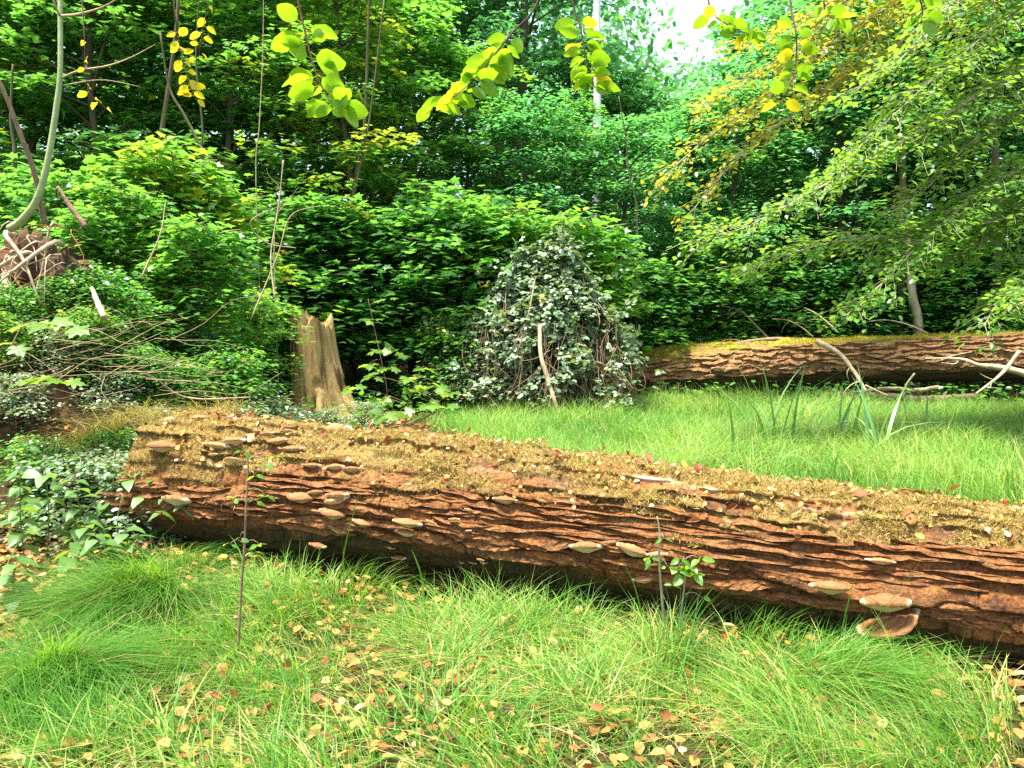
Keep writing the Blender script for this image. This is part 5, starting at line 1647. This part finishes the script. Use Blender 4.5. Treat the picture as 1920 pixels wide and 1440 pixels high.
NET = [(60, 1010, 0.62), (120, 1000, 0.50), (185, 985, 0.55), (245, 985, 0.50), (300, 990, 0.42), (90, 1060, 0.35), (170, 1050, 0.30), (20, 1040, 0.62), (230, 1045, 0.28), (140, 940, 0.55), (40, 930, 0.60), (215, 935, 0.5), (10, 1110, 0.3)]
SLOPE = [(30, 800, 5.25), (80, 770, 5.45), (130, 815, 5.2), (190, 790, 5.35), (60, 860, 5.0), (150, 880, 4.95), (245, 860, 5.0), (15, 720, 5.6), (110, 720, 5.65), (220, 740, 5.55), (290, 800, 5.3), (340, 760, 5.6), (400, 745, 5.8)]
for k, (px, py, h) in enumerate(sorted(NET)):
    Y = CAMZ * FPX / (py + 55 - HOR)
    Y = min(Y, 5.25)
    x0 = (px - CX) / FPX * Y
    nettle((x0, Y, float(ground_z(x0, Y)) - 0.01), h * 1.1, f'pale green nettle below the bank, {ORD[k]} towards the log', 400 + k, 0.155, 7, (rr.normal(0.02, .05), rr.normal(-0.05, .05)))


for k, (px, py, Y) in enumerate(sorted(SLOPE)):
    p = P(px, py, Y)
    p[2] = float(ground_z(p[0], p[1])) - 0.01
    nettle(p, 0.34, f'grey green nettle among the dry stalks of the slope, {ORD[k]} towards the log', 430 + k, 0.13, 5, (rr.normal(0.02, .06), rr.normal(-0.08, .05)))


def seedling(name, base, nodes, label, me, lsize, seed, group=None, stem='sapling', clusters=None, rad=0.006, leafname='leaf', petiole=0.5, extra_dir=None):
    """A slim stem through the given points with leaves around chosen points."""
    r = np.random.default_rng(seed)
    b = np.asarray(base, float)
    o = thing(name, label, 'seedling', b, group=group)
    g = Geo()
    pth = smooth_path([np.asarray(q) - b for q in [b] + list(nodes)], 24)
    tube(g, pth, [rad * 1.4, rad, rad * 0.5], 6, 0.5, 0, 0.12, seed)
    obj('stem', g.mesh(name + '_stem', M[stem]), o)
    for c, k, spread in (clusters or []):
        c = np.asarray(c) - b
        dd = np.linalg.norm(pth - c, axis=1)
        q = pth[np.argmin(dd)]
        if np.linalg.norm(q - c) > 0.02:
            g = Geo()
            tube(g, smooth_path([q, (q + c) / 2 + np.array([0, 0, 0.02]), c], 6), [rad * 0.5, rad * 0.25], 4)
            obj('twig', g.mesh('seedling_twig', M[stem]), o)
        for i in range(k):
            a = i * 2 * PI / max(k, 1) + r.normal(0, 0.4)
            d = np.array([math.cos(a), math.sin(a), r.normal(-0.2, 0.2)])
            put_leaf(leafname, me[r.integers(0, len(me))], o, c + d * spread * petiole * r.uniform(0.5, 1.2), d, np.array([0, -0.25, 1.0]) + r.normal(0, 0.28, 3), lsize * r.uniform(0.7, 1.2))
    return o


cl = []
rc = np.random.default_rng(9)
for px, py, k in [(700, 705, 4), (712, 745, 4), (660, 725, 4), (770, 705, 4), (800, 690, 4), (820, 720, 4), (775, 730, 4), (805, 755, 4), (750, 770, 4), (830, 760, 3), (720, 775, 4), (780, 780, 4), (690, 770, 3), (840, 735, 3)]:
    cl.append((P(px, py, 8.4 + rc.normal(0, 0.15)), k, 0.10))
b = P(760, 800, 8.4)
b[2] = float(ground_z(b[0], b[1])) - 0.02
seedling('maple_seedling', b, [P(762, 770, 8.4), P(775, 730, 8.4), P(790, 690, 8.4)], 'pale green maple seedling spreading flat leaves between stump and bramble mound', maple_me, 0.14, 5, clusters=cl, stem='greystalk')
cl = []
for px, py, k in [(700, 600, 3), (712, 655, 4), (730, 690, 3), (738, 660, 3), (695, 680, 4), (715, 640, 2), (725, 560, 2)]:
    cl.append((P(px, py, 8.9 + rc.normal(0, 0.1)), k, 0.09))
b = P(728, 800, 8.9)
b[2] = float(ground_z(b[0], b[1])) - 0.02
seedling('maple_sapling', b, [P(726, 740, 8.9), P(718, 690, 8.9), P(705, 630, 8.9), P(690, 560, 8.9)], 'thin maple sapling with shiny upper leaves just past the stump', maple_me, 0.13, 6, clusters=cl, stem='greystalk', rad=0.005)
cl = [(P(90, 600, 5.4), 3, .1), (P(45, 605, 5.4), 2, .1), (P(120, 612, 5.35), 2, .1), (P(70, 705, 5.2), 3, .1), (P(120, 712, 5.2), 3, .1), (P(25, 640, 5.3), 2, .1)]
b = P(-20, 760, 5.3)
b[2] = float(ground_z(b[0], b[1])) - 0.02
seedling('maple_seedling', b, [P(-10, 690, 5.3), P(20, 650, 5.3), P(40, 610, 5.35)], 'yellow green maple seedling over the dry stalks below the upturned roots', maple_me, 0.14, 7, clusters=cl, stem='greystalk')
# slim sapling in the front grass
b = P(442, 1272, 3.32)
b[2] = -0.01
cl = [(P(500, 868, 3.25), 3, .02), (P(478, 890, 3.25), 2, .02), (P(440, 932, 3.3), 3, .02), (P(500, 930, 3.3), 4, .02), (P(478, 938, 3.3), 2, .02), (P(430, 1020, 3.3), 2, .02), (P(486, 1020, 3.3), 4, .02), (P(480, 1035, 3.3), 3, .02), (P(455, 845, 3.3), 2, .02), (P(515, 855, 3.3), 2, .02), (P(450, 1008, 3.3), 2, .02)]
seedling('slim_sapling', b, [P(447, 1200, 3.32), P(452, 1110, 3.32), P(458, 1030, 3.31), P(461, 960, 3.3), P(465, 870, 3.3), P(458, 850, 3.3)], 'slim dark stemmed sapling with few leaves standing in the front grass', beech_me, 0.038, 8, clusters=cl, stem='greystalk', rad=0.0055)
# twiggy seedling and leafy one by the log
b = P(1250, 1215, 3.45)
b[2] = 0.0
cl = [(P(1218, 1046, 3.4), 3, .02), (P(1225, 1056, 3.4), 2, .02), (P(1245, 1010, 3.4), 2, .02), (P(1252, 1062, 3.4), 2, .02)]
seedling('twiggy_seedling', b, [P(1242, 1130, 3.43), P(1236, 1050, 3.42), P(1237, 1000, 3.42), P(1232, 968, 3.42)], 'bare twiggy seedling rising in front of the pale shelf fungi', beech_me, 0.032, 9, clusters=cl, stem='palebark', rad=0.0055)
b = P(1272, 1205, 3.4)
b[2] = 0.0
cl = [(P(1275, 1048, 3.36), 3, .02), (P(1290, 1060, 3.36), 4, .025), (P(1312, 1048, 3.36), 3, .02), (P(1270, 1065, 3.36), 3, .02), (P(1300, 1075, 3.36), 3, .02), (P(1282, 1080, 3.36), 3, .02), (P(1262, 1098, 3.36), 2, .01), (P(1318, 1122, 3.36), 1, .01)]
seedling('leafy_seedling', b, [P(1278, 1140, 3.38), P(1284, 1090, 3.37), P(1282, 1045, 3.36)], 'small bright leafy seedling in front of the dark side of the log', beech_me, 0.05, 10, clusters=cl, stem='palebark', rad=0.004)
# ivy shoot on top of the log
cl = [(P(1315, 905, 4.0), 2, .02), (P(1285, 925, 3.97), 2, .02), (P(1270, 940, 3.93), 2, .02), (P(1255, 955, 3.9), 2, .02), (P(1300, 912, 3.98), 2, .02)]
b = P(1250, 965, 3.86)
seedling('ivy_shoot', b, [P(1262, 948, 3.9), P(1285, 925, 3.96), P(1318, 903, 4.0)], 'short trail of green leaves creeping over the moss above the leafy seedling', beech_me, 0.045, 12, clusters=cl, stem='stem', rad=0.002)
# trailing plant reaching over the log at the bank end
cl = [(P(285, 900, 4.75), 4, .03), (P(310, 930, 4.7), 3, .03), (P(265, 930, 4.7), 4, .03), (P(350, 945, 4.65), 3, .02), (P(300, 960, 4.6), 3, .03), (P(240, 900, 4.75), 4, .03), (P(270, 880, 4.8), 3, .03), (P(255, 1005, 4.5), 2, .03)]
b = P(215, 1010, 4.7)
b[2] = float(ground_z(b[0], b[1])) - 0.01
seedling('trailing_plant', b, [P(225, 950, 4.7), P(260, 905, 4.72), P(320, 925, 4.7), P(375, 945, 4.65)], 'pale leafy plant trailing over the bank end of the log', nettle_me, 0.09, 13, clusters=cl, stem='stem', rad=0.003)

# loose long grass stems in front of the log
for k, (pts, lab) in enumerate([([(1608, 1215, 3.25), (1650, 1150, 3.2), (1700, 1090, 3.2), (1733, 1040, 3.2)], 'long green grass stem crossing in front of the largest fungus'), ([(1575, 1195, 3.25), (1588, 1140, 3.25), (1600, 1092, 3.25), (1615, 1085, 3.25)], 'bent green grass stem beside the largest fungus'),
                               ([(632, 1130, 3.9), (648, 1020, 3.85), (672, 930, 3.8), (690, 875, 3.8)], 'tall green grass stem rising past the fungus cluster'), ([(795, 1130, 3.8), (790, 1080, 3.75), (776, 1040, 3.75), (770, 1030, 3.75)], 'single wide grass blade against the dark log'),
                               ([(1210, 1180, 3.5), (1190, 1100, 3.45), (1164, 1045, 3.42)], 'thin straight grass stalk beside the twiggy seedling')]):
    pp = px_path(pts)
    o = thing('tall_grass', lab, 'grass', pp[0])
    g = Geo()
    q = smooth_path(pp, 12) - pp[0]
    wv = np.array([0.004, 0, 0.001]) * (1 if k != 3 else 1.6)
    wd = np.linspace(1, 0.1, 12)[:, None]
    V = np.concatenate([q - wv * wd, q + wv * wd])
    g.add(V, np.array([(i, i + 12, i + 13, i + 1) for i in range(11)]), 0.4)
    obj('blade', g.mesh('grass_stem_blade', M['grass']), o)

# ------------------------------------------------------------------ fallen leaves one by one
fall_me = [leaf_mesh('fallen_leaf', M['fallen'], BEECH_W, BEECH_Y, 120 + q, 0.05 + 0.1 * (q % 2), (0.15, 0.5, -0.4, 0.7)[q], (0.35, 0.9, 1.2, -0.8)[q], 0.05) for q in range(4)]
r = np.random.default_rng(130)
n_top = 0
while n_top < 150:
    t, deg = r.uniform(0.0, 1.06), r.uniform(-50, 62)
    if r.uniform() > (1.0 if t < 0.45 else 0.6):
        continue
    th = math.radians(deg)
    p = near.point(t, th)[0] + near.normal(th)[0] * r.uniform(0.022, 0.038)
    d = unit(r.normal(0, 1, 3))
    nn = near.normal(th)[0] + r.normal(0, 0.35, 3)
    o = put_leaf('fallen_leaf', fall_me[r.integers(0, 4)], None, p, d - nn * (d @ nn) * 0.9, nn, r.uniform(0.034, 0.062))
    zn = ['among the fungi at the bank end of the near log', 'on the moss above the fungus cluster of the near log', 'on the moss behind the leafy seedling', 'on the moss above the largest fungus'][int(np.clip((t + 0.02) * 4 / 1.08, 0, 3))]
    tag(o, 'dry curled beech leaf lying ' + zn, 'leaf', 'fallen leaves ' + zn)
    n_top += 1
n_g = 0
while n_g < 130:
    px, py = r.uniform(0, 1920), 1040 + 400 * r.uniform(0, 1) ** 0.8
    Y = CAMZ * FPX / (py - HOR)
    x0 = (px - CX) / FPX * Y
    if Y > 3.85 - 0.348 * x0:
        continue
    p = np.array([x0, Y, float(ground_z(x0, Y)) + r.uniform(0.03, 0.13)])
    o = put_leaf('fallen_leaf', fall_me[r.integers(0, 4)], None, p, r.normal(0, 1, 3) * np.array([1, 1, .5]), np.array([0, -0.2, 1.0]) + r.normal(0, 0.5, 3), r.uniform(0.034, 0.062))
    zn = ['between the leaf litter and the slim sapling', 'before the pale grass clump', 'below the twiggy seedling', 'below the largest fungus'][int(np.searchsorted([450, 900, 1300], px))]
    tag(o, 'dry autumn leaf caught in the grass ' + zn, 'leaf', 'fallen leaves in the grass ' + zn)
    n_g += 1

# ------------------------------------------------------------------ overhanging beech twigs close to the camera
oo = np.array([0.0, 1.9, 2.75])
over = thing('overhanging_branch', 'beech branch hanging backlit twigs of yellow green leaves into the top of the picture', 'branch', oo)
g = Geo()
tube(g, smooth_path([(3.4, 1.6, 0.9), (1.6, 0.6, 0.35), (0.3, 0.1, 0.05), (-0.8, 0.15, -0.02), (-1.6, 0.9, 0.15)], 24), [0.05, 0.03, 0.02, 0.012, 0.008], 8, 0.5, 0, 0.1, 3)
obj('branch', g.mesh('overhang_stem', M['twig']), over)
TW = [
    ([(545, -170, 1.85), (556, -20, 1.82), (572, 60, 1.8), (590, 130, 1.78), (612, 180, 1.76), (640, 205, 1.75)], 0.072, 17, 'twig', 0),
    ([(1040, -150, 2.1), (1010, 0, 2.0), (960, 62, 1.98), (925, 105, 1.96), (895, 142, 1.95), (855, 178, 1.94), (810, 198, 1.93)], 0.056, 26, 'twig', 1),
    ([(1062, -150, 2.1), (1074, 0, 2.05), (1088, 50, 2.02), (1096, 95, 2.0), (1108, 140, 2.0), (1115, 165, 2.0)], 0.054, 22, 'twig', 1),
    ([(1478, -150, 2.4), (1482, 0, 2.3), (1492, 60, 2.25), (1493, 110, 2.25), (1485, 150, 2.22), (1462, 195, 2.2)], 0.056, 16, 'twig', 1),
    ([(1310, -140, 2.5), (1328, 0, 2.4), (1340, 28, 2.38), (1362, 45, 2.36), (1400, 62, 2.35), (1425, 55, 2.35)], 0.058, 13, 'twig', 1),
    ([(1560, -120, 2.5), (1545, -10, 2.45), (1555, 30, 2.4), (1590, 35, 2.4)], 0.052, 8, 'twig', 1),
    ([(1720, -120, 2.5), (1722, -20, 2.4), (1730, 20, 2.4), (1725, 45, 2.4)], 0.058, 7, 'twig', 1),
    ([(318, -160, 3.3), (326, 0, 3.2), (334, 70, 3.2), (345, 120, 3.2), (358, 165, 3.2), (366, 185, 3.2)], 0.050, 15, 'twig', 2),
    ([(395, -160, 3.3), (392, -20, 3.2), (380, 60, 3.2), (372, 110, 3.2)], 0.046, 7, 'twig', 2),
    ([(150, -60, 3.4), (158, 60, 3.3), (165, 165, 3.3), (200, 205, 3.3)], 0.045, 6, 'twig', 2),
]
M['nearyellow'] = leaf_mat('yellow_hanging_leaf', [(0.0, (0.30, 0.30, 0.01)), (1.0, (0.52, 0.36, 0.01))], trans=(0.75, 0.62, 0.02), tmix=0.6, objvar=0.8, veins=True)
yel_me = [leaf_mesh('beech_leaf', M['nearyellow'], BEECH_W, BEECH_Y, 98 + q, 0.08, 0.1 + 0.15 * q, 0.15 * q, 0.022, 0.22) for q in range(3)]
r = np.random.default_rng(140)
for pts, ls, nl, nm, kind in TW:
    pth = smooth_path(px_path(pts), 26) - oo
    g = Geo()
    tube(g, pth, [0.0032, 0.0026, 0.0016, 0.0010], 5, 0.5, 0, 0.15, 3)
    tw = obj('twig', g.mesh('hanging_twig', M['twig']), over)
    nl = int(nl * 1.35)
    for i in range(nl):
        t = 0.34 + 0.66 * (i + r.uniform(0.1, 0.9)) / nl
        q = np.array([np.interp(t, np.linspace(0, 1, 26), pth[:, a]) for a in range(3)])
        sg = 1 if i % 2 else -1
        # leaves spread to both sides, hanging a little, showing their lower face to the camera
        d = np.array([sg * r.uniform(0.6, 1.1), r.normal(0, 0.5), r.normal(-0.25, 0.35)])
        nn = np.array([r.normal(0, 0.3), 0.75 + r.normal(0, 0.35), 0.75])
        put_leaf('leaf', (yel_me[r.integers(0, 3)] if kind == 2 or (kind == 1 and r.uniform() < 0.12) else beech_me[r.integers(0, 4)]), tw, q + unit(d) * ls * 0.20, d, nn, ls * r.uniform(0.62, 1.02))
